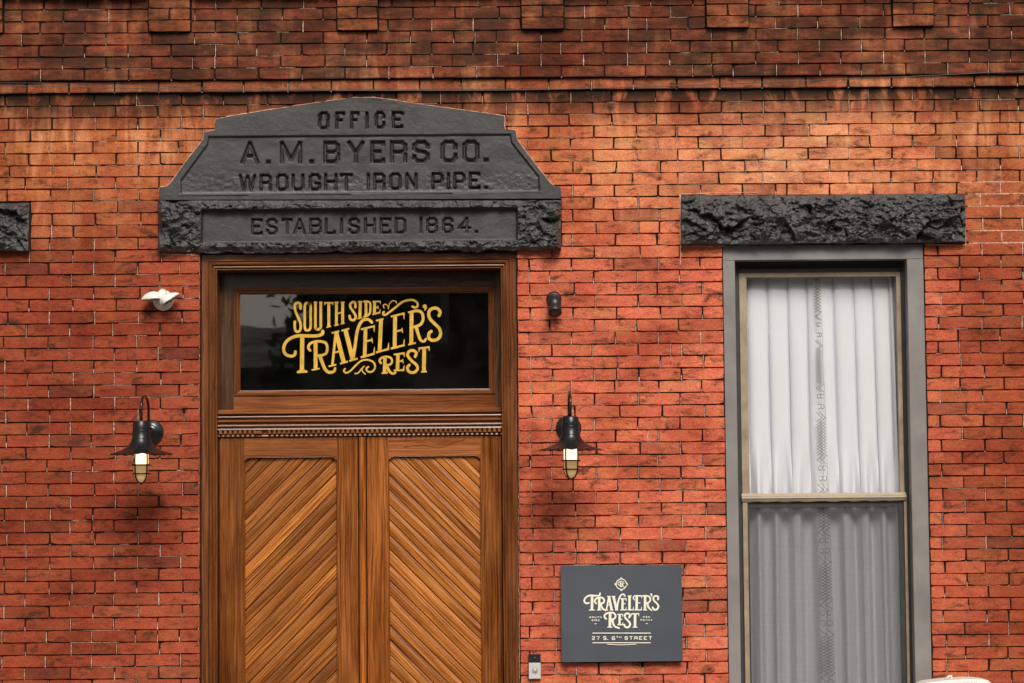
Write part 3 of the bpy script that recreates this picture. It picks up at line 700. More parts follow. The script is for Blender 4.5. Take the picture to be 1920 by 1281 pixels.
# upper tablet
ys = np.arange(184.5, 376.6, 1.05); nc = 640; py_ = [p[0] for p in PED]
xl = np.interp(ys, py_, [p[1] for p in PED]); xr = np.interp(ys, py_, [p[2] for p in PED])
u = np.linspace(0, 1, nc); Xp = xl[:, None]+(xr-xl)[:, None]*u[None, :]; Yp = np.repeat(ys[:, None], nc, 1)
Yp = Yp-(Xp-676)*.0035*np.clip((ys-190)/180, 0, 1)[:, None]
inner = [(391, 257), (958, 252.5), (960, 268), (1011, 332), (1013, 362), (340, 368), (339, 340), (389, 272)]
sd_ = sdf_poly(Xp, Yp, inner); H = np.full(Xp.shape, .028)
H -= .011*np.clip(sd_/2.4, 0, 1)
ledge = np.clip((Yp-(355-(Xp-676)*.006))/12, 0, 1); H += .010*ledge**3*(sd_ > 0)
H -= .004*(sd_ < 0)*np.clip((Yp-369+(Xp-676)*.006)/1.5, 0, 1)*(Yp < 372)*0
H += (fbm(Xp/60, Yp/34, 3, 3)-.5)*.0050*np.clip(sd_/8, 0, 1) + (fbm(Xp/9, Yp/7, 3, 5)-.5)*.0009
H += (fbm(Xp/14, Yp/10, 3, 15)-.5)*.0040*np.clip(1-abs(Xp-740)/70, 0, 1)*np.clip((226-Yp)/20, 0, 1)
lowr = np.clip((Yp-318)/14, 0, 1)*np.clip(sd_/8, 0, 1)*(Yp < 366); H += (fbm(Xp/7, Yp/6, 3, 21)-.5)*.0032*lowr
segs = sum([line_segments(l) for l in LINES[:3]], [])
H -= .0200*carve(Xp, Yp, segs, .40)
tab = heightfield('carved_tablet', M['stone'], Xp, Yp, H, BLD)
# lower door lintel with lettered margin
ys = np.arange(377.5, 472.6, 1.0); xs_ = np.linspace(298.5, 1052, 700); Xp, Yp = np.meshgrid(xs_, ys); Yp = Yp-(Xp-676)*.006*np.clip((ys-378)/90, 0, 1)[:, None]; Yp = Yp+(fbm(Xp/22, Xp*0, 3, 41)-.5)*9*np.clip((ys-455)/17, 0, 1)[:, None]
inner = [(380, 396), (969, 392), (970, 451), (379, 456.5)]; sd_ = sdf_poly(Xp, Yp, inner)
edge = np.minimum(np.minimum(Xp-298, 1052-Xp), np.minimum(Yp-376.5, 474-Yp)); e1 = np.clip(edge/9, 0, 1)
rough = (fbm(Xp/22, Yp/15, 4, 8, True)-.7)*.014+(fbm(Xp/6, Yp/4.5, 3, 9)-.5)*.004
sideb = np.clip((382-Xp)/30, 0, 1)+np.clip((Xp-967)/30, 0, 1)
hr = .026+.016*e1+rough*(.5+.6*e1)+sideb*.016*e1+ (fbm(Xp/34, Yp/30, 2, 31)-.5)*.060*sideb
topstrip = np.clip((395-Yp)/14, 0, 1)*(1-sideb.clip(0, 1)); hr = hr+(.012*(1-topstrip))*(Yp < 400)*(1-sideb.clip(0, 1))
hr = hr+(facets(Xp, Yp, 40, 91, .40, .012)*np.clip(sideb, .15, 1)+facets(Xp, Yp, 14, 92, .5, .004)+facets(Xp, Yp, 6, 93, .45, .0015))*(.3+.7*e1); H = np.where(sd_ > 0, .010+(fbm(Xp/40, Yp/25, 3, 4)-.5)*.002+(fbm(Xp/8, Yp/6, 2, 6)-.5)*.0007, hr)
s1 = np.clip((sd_+1.5)/3, 0, 1); H = np.where(abs(sd_) < 1.5, hr*(1-s1)+.010*s1, H)
botm = np.clip((Yp-452)/20, 0, 1)**2*(1-sideb.clip(0, 1)); H += -.006*botm
H -= .0165*carve(Xp, Yp, line_segments(LINES[3]), .36)
lin1 = heightfield('carved_lintel', M['rock'], Xp, Yp, H, BLD, -.10)
# smooth lettered field uses the calmer paint
me = lin1.data; me.materials.append(M['stone']); R_, C_ = Xp.shape
cs = (sd_[1:, 1:]+sd_[:-1, :-1])/2 > 0; mi = np.zeros(len(me.polygons), dtype=np.int32); mi[:(R_-1)*(C_-1)] = cs.reshape(-1); me.polygons.foreach_set('material_index', mi)
def rock_lintel(x0, x1, y0, y1, yr, seed, name='lintel'):
    ys = np.arange(y0, y1+.1, 1.1); xs_ = np.linspace(x0, x1, int((x1-x0)/1.1)); Xp, Yp = np.meshgrid(xs_, ys); Yp = Yp+(Xp-x0)/(x1-x0)*yr; Yp = Yp+(fbm(Xp/20, Xp*0, 3, seed+3)-.5)*4*(np.clip((ys-y1+20)/20, 0, 1)-np.clip((y0+20-ys)/20, 0, 1)*.4)[:, None]
    e = np.minimum(np.minimum(Xp-x0, x1-Xp), np.minimum(ys[:, None]-y0, y1-ys[:, None])); e1 = np.clip(e/15, 0, 1)**.7
    tp = np.clip((ys[:, None]-y0)/44, 0, 1); H = .004+.018*e1+.034*tp**.7+((fbm((Xp-Yp*.5)/60, (Yp-Xp*.4)/34, 3, seed, True)-.6)*.034+facets(Xp, Yp*1.15, 46, seed, .42, .010)+facets(Xp, Yp*1.2, 15, seed+9, .55, .0035)+facets(Xp, Yp*1.2, 6, seed+19, .5, .0016)+(fbm(Xp/4.6, Yp/3.8, 2, seed+5)-.5)*.0045)*(.20+.80*e1)
    return heightfield(name, M['rock'], Xp, Yp, np.maximum(H, .002), BLD, -.10)
rock_lintel(1277, 1808, 368, 460.5, -5, 51)
rock_lintel(-240, 56, 383, 475, -2, 63)
# ------------------------------------------------------------------ door surround
def px2(v): return v*PX
b = MB()
co = -.016
prof = [(0, -.20), (0, co-.010), (.003, co-.006), (.034, co-.006), (.036, co-.012), (.040, co-.012), (.0405, co+.002), (.046, co+.006), (.052, co+.003), (.0545, co-.010), (.058, co-.010), (.060, co-.002), (.0645, co-.001), (.068, co-.006), (.070, co-.012), (.0725, co-.012), (.074, co-.006), (.0765, co-.006), (.078, -.21)]
b.frame(DX0, DX1, DZ0, DZT, prof, 'LTR'); part(b, 'door_casing', M['wood_red'], tone=.62)
IX0, IX1, IZT = DX0+.078, DX1-.078, DZT-.078
# transom light
TZ = lambda y: float((W(440, y)[1]+W(920, y-5)[1])/2)
gx0, gx1 = float(W(443.5, 640)[0]), float(W(915.5, 640)[0]); gz1, gz0 = TZ(547), TZ(727)
fo = -.150
TR = empty('transom_window', ((gx0+gx1)/2, -fo, gz0), BLD)
b = MB(); zb0 = TZ(770)
ow = gx0-IX0; fl = .030; fo = -.150
b.newgrain((0, 0, 1)); b.box(IX0, gx0-.030, zb0, IZT, fo-.05, fo-.0002); part(b, 'stile', M['wood_shaded'], TR, tone=.75)
b = MB(); b.newgrain((0, 0, 1)); b.box(gx1+.032, IX1, zb0, IZT, fo-.05, fo-.0002); part(b, 'stile', M['wood_shaded'], TR, tone=1.1)
b = MB(); b.newgrain((1, 0, 0)); b.box(gx0-.0298, gx1+.0318, gz1+.030, IZT, fo-.05, fo); part(b, 'top_rail', M['wood_shaded'], TR, tone=.6)  # darkest tone: shade under the door head put into the wood
b = MB(); b.newgrain((1, 0, 0)); b.box(gx0-.0298, gx1+.0318, zb0, gz0-.036, fo-.05, fo+.001); part(b, 'bottom_rail', M['wood_red'], TR, tone=.85)
b = MB()
b.frame(gx0-.030, gx1+.032, gz0-.036, gz1+.030, [(0, fo-.001), (.002, fo+.006), (.006, fo+.008), (.012, fo+.002), (.013, fo-.006), (.017, fo-.010), (.023, fo-.014), (.026, fo-.022), (.030, fo-.024), (.031, fo-.05)])
part(b, 'glazing_bead', M['wood_red'], TR, tone=.62)
go = fo-.028
b = MB(); b.face([(gx0-.004, -go, gz0-.010), (gx1+.004, -go, gz0-.010), (gx1+.004, -go, gz1+.004), (gx0-.004, -go, gz1+.004)]); part(b, 'pane', M['glass2'], TR)
b = MB(); b.box(IX0-.07, IX1+.07, TZ(790), IZT+.05, -.95, -.90); part(b, 'shade_backing', M['room'], TR)  # added dark sheet standing in for the unlit room behind the glass
# transom bar with ledge, mouldings and dentils
BAR = empty('transom_bar', ((IX0+IX1)/2, .05, TZ(808)), BLD)
b = MB(); b.newgrain((1, 0, 0))
zz = lambda y: TZ(y)
pr = [(zz(765), -.19), (zz(766), fo+.006), (zz(768), -.074), (zz(773), -.062), (zz(775.5), -.062), (zz(776.5), -.078), (zz(779), -.082), (zz(780), -.072), (zz(782), -.070), (zz(783), -.082), (zz(787), -.084), (zz(787.8), -.060), (zz(790), -.054), (zz(791.5), -.056), (zz(792.5), -.070), (zz(796), -.072), (zz(796.6), -.050), (zz(799), -.047), (zz(800.5), -.050), (zz(801.5), -.060), (zz(804), -.058), (zz(806), -.056), (zz(806.4), -.074), (zz(814.6), -.074), (zz(815.5), -.078), (zz(818), -.076), (zz(820), -.088), (zz(821), -.13)]
b.hmould(IX0, IX1, pr); part(b, 'bar_moulding', M['wood_red'], BAR, tone=.75)
b = MB(); b.newgrain((1, 0, 0)); n = 58; wv = (IX1-IX0)/n
for k in range(n):
    x = IX0+wv*(k+.5)
    if k in (8,): b.box(x-wv*.9, x+wv*.4, zz(813), zz(808), -.078, -.061); continue
    if k == 9: continue
    b.box(x-wv*.27, x+wv*.27+random.gauss(0, .0004), zz(813.5), zz(806.8), -.078, -.0545, .0008)
tag(part(b, 'dentils', M['wood_red'], BAR, tone=1.0), kind='stuff')
# door leaves
LZT = zz(821); LZ0 = .30; lo = -.085
xm0, xm1 = float(W(671, 1000)[0]), float(W(685.5, 1000)[0])
def clip_poly(poly, a, b_, c_):
    """keep a*x+b*z<=c"""
    out = []
    for i in range(len(poly)):
        p, q = poly[i], poly[(i+1) % len(poly)]; dp = a*p[0]+b_*p[1]-c_; dq = a*q[0]+b_*q[1]-c_
        if dp <= 0: out.append(p)
        if dp*dq < 0: t = dp/(dp-dq); out.append((p[0]+(q[0]-p[0])*t, p[1]+(q[1]-p[1])*t))
    return out
def door_leaf(x0, x1, pa, pb, sgn):
    L = empty('door_leaf', ((x0+x1)/2, .1, LZ0), BLD)
    ptop = zz(857); pbot = .62; th = .045; bv = .0016
    b = MB(); b.newgrain((0, 0, 1)); b.box(x0, pa, LZ0, LZT, lo-th, lo, bv); part(b, 'stile', M['wood'], L, tone=.62 if sgn > 0 else 1.05)
    b = MB(); b.newgrain((0, 0, 1)); b.box(pb, x1, LZ0, LZT, lo-th, lo, bv); part(b, 'stile', M['wood'], L, tone=.85 if sgn > 0 else .70)
    b = MB(); b.newgrain((1, 0, 0)); b.box(pa+.0002, pb-.0002, ptop, LZT, lo-th, lo-.0006, .0004)
    for (xa, xb, dz) in ((pa+.0002, pa+.026, .007), (pb-.026, pb-.0002, .007), (pa+.0002, pa+.013, .015), (pb-.013, pb-.0002, .015)): b.box(xa, xb, ptop-dz, ptop-(.0002 if dz < .01 else .0072), lo-th, lo-.0007, .0005)
    part(b, 'rail', M['wood_red'], L, tone=.95 if sgn > 0 else 1.15)
    b = MB(); b.newgrain((1, 0, 0)); b.box(pa+.0002, pb-.0002, LZ0, pbot, lo-th, lo-.0006, .0004); part(b, 'rail', M['wood'], L, tone=1.0)
    b = MB(); b.frame(pa, pb, pbot, ptop, [(0, lo-.003), (.0025, lo-.002), (.005, lo-.009), (.0055, lo-.032)]); part(b, 'panel_moulding', M['wood'], L, tone=.85)
    b = MB(); b.face([(pa, -(lo-.033), pbot), (pb, -(lo-.033), pbot), (pb, -(lo-.033), ptop), (pa, -(lo-.033), ptop)]); part(b, 'panel_back', M['cavity'], L)
    # diagonal boards
    qa, qb, qt, qz = pa+.0045, pb-.0045, ptop-.001, pbot+.004
    s2 = math.sqrt(.5); dv = (s2*sgn, s2) ; nv = (-s2*sgn, s2)        # board direction (rises to sgn side), normal
    wd_ = .0512; c0 = min(nv[0]*x+nv[1]*z for x in (qa, qb) for z in (qz, qt)); c1 = max(nv[0]*x+nv[1]*z for x in (qa, qb) for z in (qz, qt))
    k = 0; c = c0-.02
    while c < c1:
        w_ = wd_*random.uniform(.96, 1.04); lift = random.gauss(0, .0009); tl = random.gauss(0, .0006)
        pf = [(.0, -.0090), (.0014, -.0035), (.0030, 0.0), (w_*.62, .0008), (w_*.70, -.0008), (w_*.90, -.0030), (w_-.0022, -.0042), (w_-.0006, -.0090)]
        if sgn < 0: pass
        b = MB(); b.newgrain((dv[0], 0, dv[1])); any_ = False
        for (ca, oa), (cb, ob) in zip(pf[:-1], pf[1:]):
            poly = [(qa, qz), (qb, qz), (qb, qt), (qa, qt)]
            poly = clip_poly(poly, nv[0], nv[1], c+cb); poly = clip_poly(poly, -nv[0], -nv[1], -(c+ca)) if len(poly) > 2 else []
            if len(poly) < 3: continue
            any_ = True
            P = []
            for x, z in poly:
                t = ((nv[0]*x+nv[1]*z)-c-ca)/(cb-ca); P.append((x, -(lo-.0185+oa+(ob-oa)*t+lift+tl*((nv[0]*x+nv[1]*z)-c)/w_), z))
            b.face(P)
        if any_:
            q = random.random(); tn = random.uniform(.88, 1.10)*(1.45 if q > .93 else 1)*(.72 if q < .10 else 1)*(1.06 if sgn < 0 else .80)
            part(b, 'board', M['board'], L, tone=tn)
        c += w_
    return L
pAx = [float(W(x, 1000)[0]) for x in (454, 630.5, 727, 902.5)]
DL = door_leaf(IX0+.003, xm0-.003, pAx[0], pAx[1], 1); DR = door_leaf(xm1+.003, IX1-.003, pAx[2], pAx[3], -1)
# hairline split in the right leaf's top rail
b = MB(); cr_ = [(757, 838), (775, 834), (795, 833), (812, 837), (822, 838.5), (838, 834), (852, 828), (868, 824), (874, 820)]
cr_ = [P3(x, y+1.5, lo+.0004) for x, y in cr_]
for p, q in zip(cr_[:-1], cr_[1:]):
    d = (q-p).normalized(); nn = Vector((-d.z, 0, d.x))*.0011; b.face([p-nn, q-nn, q+nn, p+nn])
tag(part(b, 'crack', M['cavity'], DR), 'thin crack across the top rail')
b = MB(); b.newgrain((0, 0, 1)); xm = (xm0+xm1)/2; hw = (xm1-xm0)/2-.0005
b.v = []
prA = [(-hw, lo-.01), (-hw+.002, lo+.010), (-hw+.006, lo+.017), (-.006, lo+.020), (.006, lo+.020), (hw-.006, lo+.017), (hw-.002, lo+.010), (hw, lo-.01)]
for (xa, oa), (xb, ob) in zip(prA[:-1], prA[1:]): b.face([(xm+xa, -oa, LZ0), (xm+xb, -ob, LZ0), (xm+xb, -ob, LZT), (xm+xa, -oa, LZT)])
b.face([(xm+a, -o, LZT) for a, o in prA]); part(b, 'astragal', M['wood'], BLD, tone=1.25)
b = MB(); b.box(DX0, DX1, .12, .295, -.3, .06, .006); part(b, 'door_step', M['concrete'], BLD)
# ------------------------------------------------------------------ gold lettering on the transom glass
def smooth(pts, n=8):
    P = [Vector(p).to_2d() if len(p) == 2 else Vector(p[:2]) for p in pts]; out = []
    for i in range(len(P)-1):
        p0 = P[max(0, i-1)]; p1 = P[i]; p2 = P[i+1]; p3 = P[min(len(P)-1, i+2)]
        for k in range(n):
            t = k/n; out.append(.5*((2*p1)+(p2-p0)*t+(2*p0-5*p1+4*p2-p3)*t*t+(3*p1-p0-3*p2+p3)*t**3))
    out.append(P[-1]); return out
def strokes_mesh(strokes, tf, out0):
    """strokes in tracing coordinates -> thin raised ribbons with thickness"""
    b = MB(); kk = 0
    for st in strokes:
        pts, w = st[0], st[1]; mode = st[2] if len(st) > 2 else 's'
        w0, w1 = (w if isinstance(w, tuple) else (w, w)); cl = mode == 'o'
        P = [Vector(p) for p in pts] if mode == 'l' else smooth(pts + ([pts[0], pts[1]] if cl else []), 7)
        if mode == 'l' and len(P) == 2: pass
        N = len(P); Lp, Rp = [], []
        for i in range(N):
            a = P[max(0, i-1)]; c = P[min(N-1, i+1)]; t = (c-a).normalized() if (c-a).length > 1e-6 else Vector((1, 0)); nn = Vector((-t.y, t.x)); ww = (w0+(w1-w0)*i/(N-1))/2
            Lp.append(P[i]+nn*ww); Rp.append(P[i]-nn*ww)
        o = out0+kk*.00004; kk += 1
        def q(p, oo=o): x, y = tf(p[0], p[1]); return P3(x, y, oo)
        ring = [q(p) for p in Lp]+[q(p) for p in Rp[::-1]]
        for i in range(N-1): b.face([q(Rp[i]), q(Rp[i+1]), q(Lp[i+1]), q(Lp[i])])
        if mode != 'l':
            for e, dr in ((0, -1), (N-1, 1)):
                if cl: break
                c0 = P[e]; ww = (Lp[e]-Rp[e]).length/2; a0 = (Lp[e]-c0); fan = []
                for k in range(9):
                    an = math.pi*k/8*(-dr); fan.append(q(c0+Vector((a0.x*math.cos(an)-a0.y*math.sin(an), a0.x*math.sin(an)+a0.y*math.cos(an))), o+.00001))
                b.face(fan)
    return b
k1 = 1/6.404; TA = lambda u, v: (420+u*k1, 530+v*k1); SH = 1537.0
A_ = [  # traced in the left enlargement
 ([(920, 312), (918, 262), (885, 240), (852, 265), (854, 330), (885, 405), (914, 470), (922, 535), (908, 578), (880, 590), (855, 570), (850, 520), (850, 470)], 30),
 ([(1005, 244), (1038, 272), (1040, 400), (1038, 540), (1005, 574), (972, 548), (970, 400), (972, 272)], 30, 'o'),
 ([(1098, 242), (1098, 520), (1108, 555), (1132, 562), (1158, 540), (1162, 500), (1162, 242)], 32), ([(1074, 237), (1122, 237)], 14, 'l'), ([(1142, 237), (1184, 237)], 14, 'l'),
 ([(1258, 244), (1258, 530)], 34, 'l'), ([(1206, 243), (1310, 243)], 20, 'l'), ([(1212, 240), (1208, 272)], (20, 6), 'l'), ([(1304, 240), (1308, 272)], (20, 6), 'l'), ([(1228, 538), (1288, 524)], 14, 'l'),
 ([(1350, 238), (1350, 510)], 34, 'l'), ([(1425, 236), (1425, 492)], 34, 'l'), ([(1350, 376), (1425, 354)], 20, 'l'), ([(1324, 237), (1378, 236)], 14, 'l'), ([(1402, 236), (1450, 235)], 14, 'l'), ([(1322, 517), (1378, 505)], 14, 'l'), ([(1400, 498), (1450, 487)], 14, 'l'),
 ([(1578, 296), (1574, 244), (1545, 234), (1518, 258), (1520, 300), (1550, 345), (1576, 388), (1580, 425), (1552, 452), (1518, 438), (1507, 400)], 30),
 ([(1185, 585), (1178, 618), (1110, 640), (1000, 640), (890, 640), (800, 668), (738, 725), (716, 795), (738, 858), (800, 884), (848, 868), (858, 830)], (40, 34)),
 ([(940, 645), (935, 1066)], 50, 'l'), ([(920, 1040), (876, 1080)], (8, 14), 'l'), ([(950, 1040), (1002, 1070)], (8, 14), 'l'), ([(878, 1078), (1000, 1070)], 22, 'l'),
 ([(1100, 712), (1100, 1038)], 46, 'l'), ([(1052, 1050), (1148, 1032)], 20, 'l'),
 ([(1034, 815), (1012, 780), (1030, 738), (1080, 712), (1160, 706), (1222, 728), (1240, 785), (1228, 845), (1180, 872), (1110, 880)], (32, 32)),
 ([(1150, 880), (1176, 950), (1214, 1040), (1262, 1078), (1318, 1066), (1334, 1030)], (44, 30)),
 ([(1342, 600), (1302, 985)], 30, 'l'), ([(1345, 596), (1438, 958)], 52, 'l'), ([(1318, 842), (1402, 822)], 22, 'l'), ([(1292, 606), (1384, 582)], 20, 'l'), ([(1256, 1006), (1348, 986)], 20, 'l'), ([(1392, 974), (1486, 948)], 22, 'l'),
 ([(1458, 570), (1546, 922)], 52, 'l'), ([(1410, 578), (1504, 552)], 20, 'l'), ([(1505, 940), (1604, 912)], 22, 'l'),
]
B_ = [
 ([(100, 228), (94, 420)], 36, 'l'), ([(70, 230), (128, 228)], 16, 'l'), ([(66, 434), (124, 420)], 16, 'l'),
 ([(168, 228), (168, 402)], 34, 'l'), ([(146, 228), (190, 228), (218, 252), (220, 320), (212, 368), (186, 394), (146, 410)], 26),
 ([(272, 226), (268, 378)], 34, 'l'), ([(246, 228), (342, 225)], 18, 'l'), ([(336, 222), (340, 258)], (18, 6), 'l'), ([(270, 304), (316, 296)], 16, 'l'), ([(310, 278), (314, 318)], (12, 12), 'l'), ([(246, 384), (340, 356)], 20, 'l'), ([(334, 362), (338, 322)], (18, 6), 'l'),
 ([(382, 352), (374, 378), (398, 388), (440, 362), (520, 300), (600, 236), (680, 210), (740, 212), (782, 242), (788, 280), (760, 300), (726, 288)], (26, 26)),
 ([(386, 306), (376, 276), (398, 260), (426, 276), (438, 314)], (14, 10)), ([(438, 314), (450, 256), (486, 220), (524, 224), (534, 244)], (10, 16)),
 ([(14, 905), (40, 740), (58, 610), (88, 510), (136, 450), (196, 444), (238, 476)], (38, 34)),
 ([(162, 556), (152, 886)], 44, 'l'), ([(106, 562), (274, 522)], 24, 'l'), ([(264, 516), (268, 592)], (24, 6), 'l'), ([(156, 708), (244, 688)], 22, 'l'), ([(238, 664), (246, 726)], 12, 'l'), ([(106, 898), (272, 852)], 26, 'l'), ([(262, 862), (270, 772)], (24, 6), 'l'),
 ([(348, 446), (332, 830)], 46, 'l'), ([(288, 458), (378, 434)], 20, 'l'), ([(286, 840), (444, 796)], 24, 'l'), ([(432, 806), (442, 722)], (26, 6), 'l'),
 ([(518, 398), (512, 780)], 46, 'l'), ([(466, 410), (632, 368)], 24, 'l'), ([(620, 362), (626, 442)], (24, 6), 'l'), ([(514, 590), (606, 568)], 22, 'l'), ([(600, 544), (606, 604)], 12, 'l'), ([(466, 794), (632, 750)], 26, 'l'), ([(620, 760), (628, 680)], (24, 6), 'l'),
 ([(716, 352), (712, 730)], 46, 'l'), ([(672, 358), (760, 340)], 20, 'l'), ([(716, 352), (782, 338), (836, 362), (854, 430), (832, 492), (780, 524), (722, 536)], 34), ([(770, 530), (792, 610), (824, 688), (864, 706), (888, 676)], (42, 26)), ([(674, 746), (768, 724)], 20, 'l'),
 ([(874, 286), (884, 300), (874, 332)], (52, 10)),
 ([(1046, 396), (1058, 350), (1016, 308), (956, 316), (922, 360), (934, 430), (990, 492), (1046, 548), (1064, 618), (1032, 676), (968, 694), (922, 664), (926, 610), (950, 586)], 38),
 ([(346, 966), (330, 934), (362, 900), (424, 890), (470, 910), (480, 950), (456, 984), (392, 992)], 26), ([(396, 900), (390, 1084)], 42, 'l'), ([(416, 992), (446, 1060), (486, 1092), (522, 1080)], (36, 24)), ([(356, 1088), (430, 1082)], 20, 'l'),
 ([(552, 862), (546, 1054)], 42, 'l'), ([(502, 866), (632, 846)], 22, 'l'), ([(620, 840), (630, 894)], (24, 6), 'l'), ([(548, 950), (612, 938)], 20, 'l'), ([(606, 918), (614, 968)], 12, 'l'), ([(502, 1056), (628, 1050)], 22, 'l'), ([(616, 1056), (628, 990)], (24, 6), 'l'),
 ([(758, 890), (772, 844), (730, 814), (682, 830), (668, 876), (716, 938), (774, 990), (786, 1040), (742, 1080), (686, 1070), (664, 1022), (688, 990)], 34),
 ([(868, 784), (862, 1070)], 46, 'l'), ([(798, 792), (932, 774)], 24, 'l'), ([(808, 788), (804, 834)], (24, 6), 'l'), ([(922, 774), (928, 822)], (24, 6), 'l'), ([(828, 1072), (900, 1068)], 20, 'l'),
 ([(-84, 1036), (-98, 1062), (-70, 1084), (-20, 1060), (40, 1000), (110, 940), (190, 928), (258, 958), (276, 1018), (242, 1068), (192, 1068), (172, 1034), (196, 1012)], (22, 22)),
 ([(34, 1092), (76, 1084), (112, 1036), (148, 1004)], (16, 12)), ([(132, 1012), (122, 1060), (158, 1098)], (12, 16)),
]
strk = A_+[([(p[0]+SH, p[1]) for p in s_[0]], *s_[1:]) for s_ in B_]
b = strokes_mesh(strk, TA, go+.0016); part(b, 'gold_lettering', M['gold'], TR)
# ------------------------------------------------------------------ window
WIN = empty('sash_window', ((WX0+WX1)/2, .05, WZ0), BLD)
b = MB(); wo = -.010; cwl = float(W(1382, 900)[0])-WX0; cwt = float(W(1540, 461)[1]-W(1540, 487)[1]); 
# cladding: jambs and head, butt jointed
WIX0, WIX1 = float(W(1384, 880)[0]), float(W(1709, 880)[0]); WHZ = float(W(1540, 486.5)[1])
b.box(WX0, WIX0, WZ0, WHZ-.0008, -.30, wo, .002); part(b, 'jamb_cladding', M['alu'], WIN)
b = MB(); b.box(WIX1, WX1, WZ0, WHZ-.0008, -.30, wo, .002); part(b, 'jamb_cladding', M['alu'], WIN)
b = MB(); b.box(WX0, WX1, WHZ, WZT+.004, -.30, wo-.001, .002); part(b, 'head_cladding', M['alu'], WIN)
b = MB(); b.box(WX0-.085, WX1+.085, WZ0-HC*2, WZ0-.001, -.30, .05, .004); part(b, 'sill', M['rock'], WIN)
# stop frame, dark, then storm frame
ro = -.095
b = MB(); b.frame(WIX0-.001, WIX1+.001, WZ0, WHZ+.001, [(0, ro+.010), (.010, ro+.010), (.0102, ro), (.018, ro)], 'LTR'); part(b, 'stop_frame', M['alu_dark'], WIN)
sx0, sx1 = float(W(1390, 900, -ro)[0])+0, float(W(1696, 900, ro)[0])
sx0 = float(W(1390, 800, ro)[0]); szt = float(W(1540, 503, ro)[1])
ggx0, ggx1 = float(W(1404, 800, ro)[0]), float(W(1686, 800, ro)[0]); ggt = float(W(1540, 519, ro)[1])
mz1, mz0 = float(W(1540, 924.5, ro)[1]), float(W(1540, 940, ro)[1])
def sash(x0, x1, z0, z1, ix0, ix1, iz0, iz1, o, mat, name, parent):
    b = MB(); b.box(x0, ix0, z0, z1, o-.03, o, .0012); b.box(ix1, x1, z0, z1, o-.03, o, .0012); b.box(ix0+.0001, ix1-.0001, iz1, z1-.0001, o-.03, o-.0004, .001)
    if iz0 > z0: b.box(ix0+.0001, ix1-.0001, z0, iz0, o-.03, o-.0004, .001)
    return part(b, name, mat, parent)
US = sash(sx0, sx1, mz0+.012, szt, ggx0, ggx1, mz0+.0121, ggt, ro-.004, M['beige'], 'upper_sash', WIN)
b = MB(); b.box(WIX0+.016, sx0-.0003, WZ0, szt+.02, ro-.04, ro-.008, .001); b.box(sx1+.0003, WIX1-.010, WZ0, szt+.02, ro-.04, ro-.006, .001); part(b, 'track', M['alu_dark'], WIN)
b = MB(); b.box(sx0+.001, sx1-.001, szt-.020, szt-.0003, ro-.02, ro-.0015, .001); b.box(sx0-.001, sx1+.001, szt, WHZ-.002, ro-.03, ro-.012); part(b, 'shaded_head_strip', M['alu_dark'], WIN)  # dark strips put the window head's shade over the sash top rail
b = MB(); b.hmould(sx0-.004, sx1+.006, [(mz1, ro-.03), (mz1, ro+.002), (mz1-.012, ro+.006), (mz1-.018, ro+.016), (mz1-.024, ro+.018), (mz0+.018, ro+.016), (mz0+.002, ro+.010), (mz0, ro+.004), (mz0, ro-.03)]); part(b, 'meeting_rail', M['beige'], WIN)
b = MB(); b.face([(ggx0-.002, -(ro-.016), mz0), (ggx1+.002, -(ro-.016), mz0), (ggx1+.002, -(ro-.016), ggt+.002), (ggx0-.002, -(ro-.016), ggt+.002)]); part(b, 'pane', M['glass'], US)
lz1 = mz0-.001; lgz = float(W(1540, 952, ro-.01)[1]); lgx0, lgx1 = float(W(1407, 1100, ro)[0]), float(W(1690, 1100, ro)[0])
b = MB(); b.box(sx0, sx0+.0235, WZ0, lz1, ro-.012, ro+.004, .0012); b.box(sx1-.006, sx1+.008, WZ0, lz1, ro-.012, ro+.004, .0012); b.box(sx0, sx1, WZ0, WZ0+.04, ro-.012, ro+.002, .001); part(b, 'storm_frame', M['beige'], WIN)
LS = sash(sx0+.024, sx1-.0065, WZ0+.041, lz1, lgx0, lgx1-.004, WZ0+.08, lgz, ro-.006, M['alu_dark'], 'lower_sash', WIN)
b = MB(); b.face([(lgx0-.003, -(ro-.022), WZ0+.07), (lgx1, -(ro-.022), WZ0+.07), (lgx1, -(ro-.022), lgz+.003), (lgx0-.003, -(ro-.022), lgz+.003)]); part(b, 'pane', M['glass'], LS)
b = MB(); b.face([(lgx0-.003, -(ro-.012), WZ0+.07), (lgx1, -(ro-.012), WZ0+.07), (lgx1, -(ro-.012), lgz+.003), (lgx0-.003, -(ro-.012), lgz+.003)]); part(b, 'insect_screen', M['screen'], LS)
# room behind
b = MB(); rx0, rx1, ry, rz0, rz1 = DX0-.3, WX1+.4, 2.8, .12, 4.2
b.face([(rx0, ry, rz0), (rx1, ry, rz0), (rx1, ry, rz1), (rx0, ry, rz1)]); b.face([(rx0, .29, rz0), (rx0, ry, rz0), (rx0, ry, rz1), (rx0, .29, rz1)]); b.face([(rx1, .29, rz0), (rx1, .29, rz1), (rx1, ry, rz1), (rx1, ry, rz0)])
b.face([(rx0, .29, rz1), (rx0, ry, rz1), (rx1, ry, rz1), (rx1, .29, rz1)]); b.face([(rx0, .29, rz0), (rx1, .29, rz0), (rx1, ry, rz0), (rx0, ry, rz0)]); part(b, 'room_shell', M['room'], BLD)
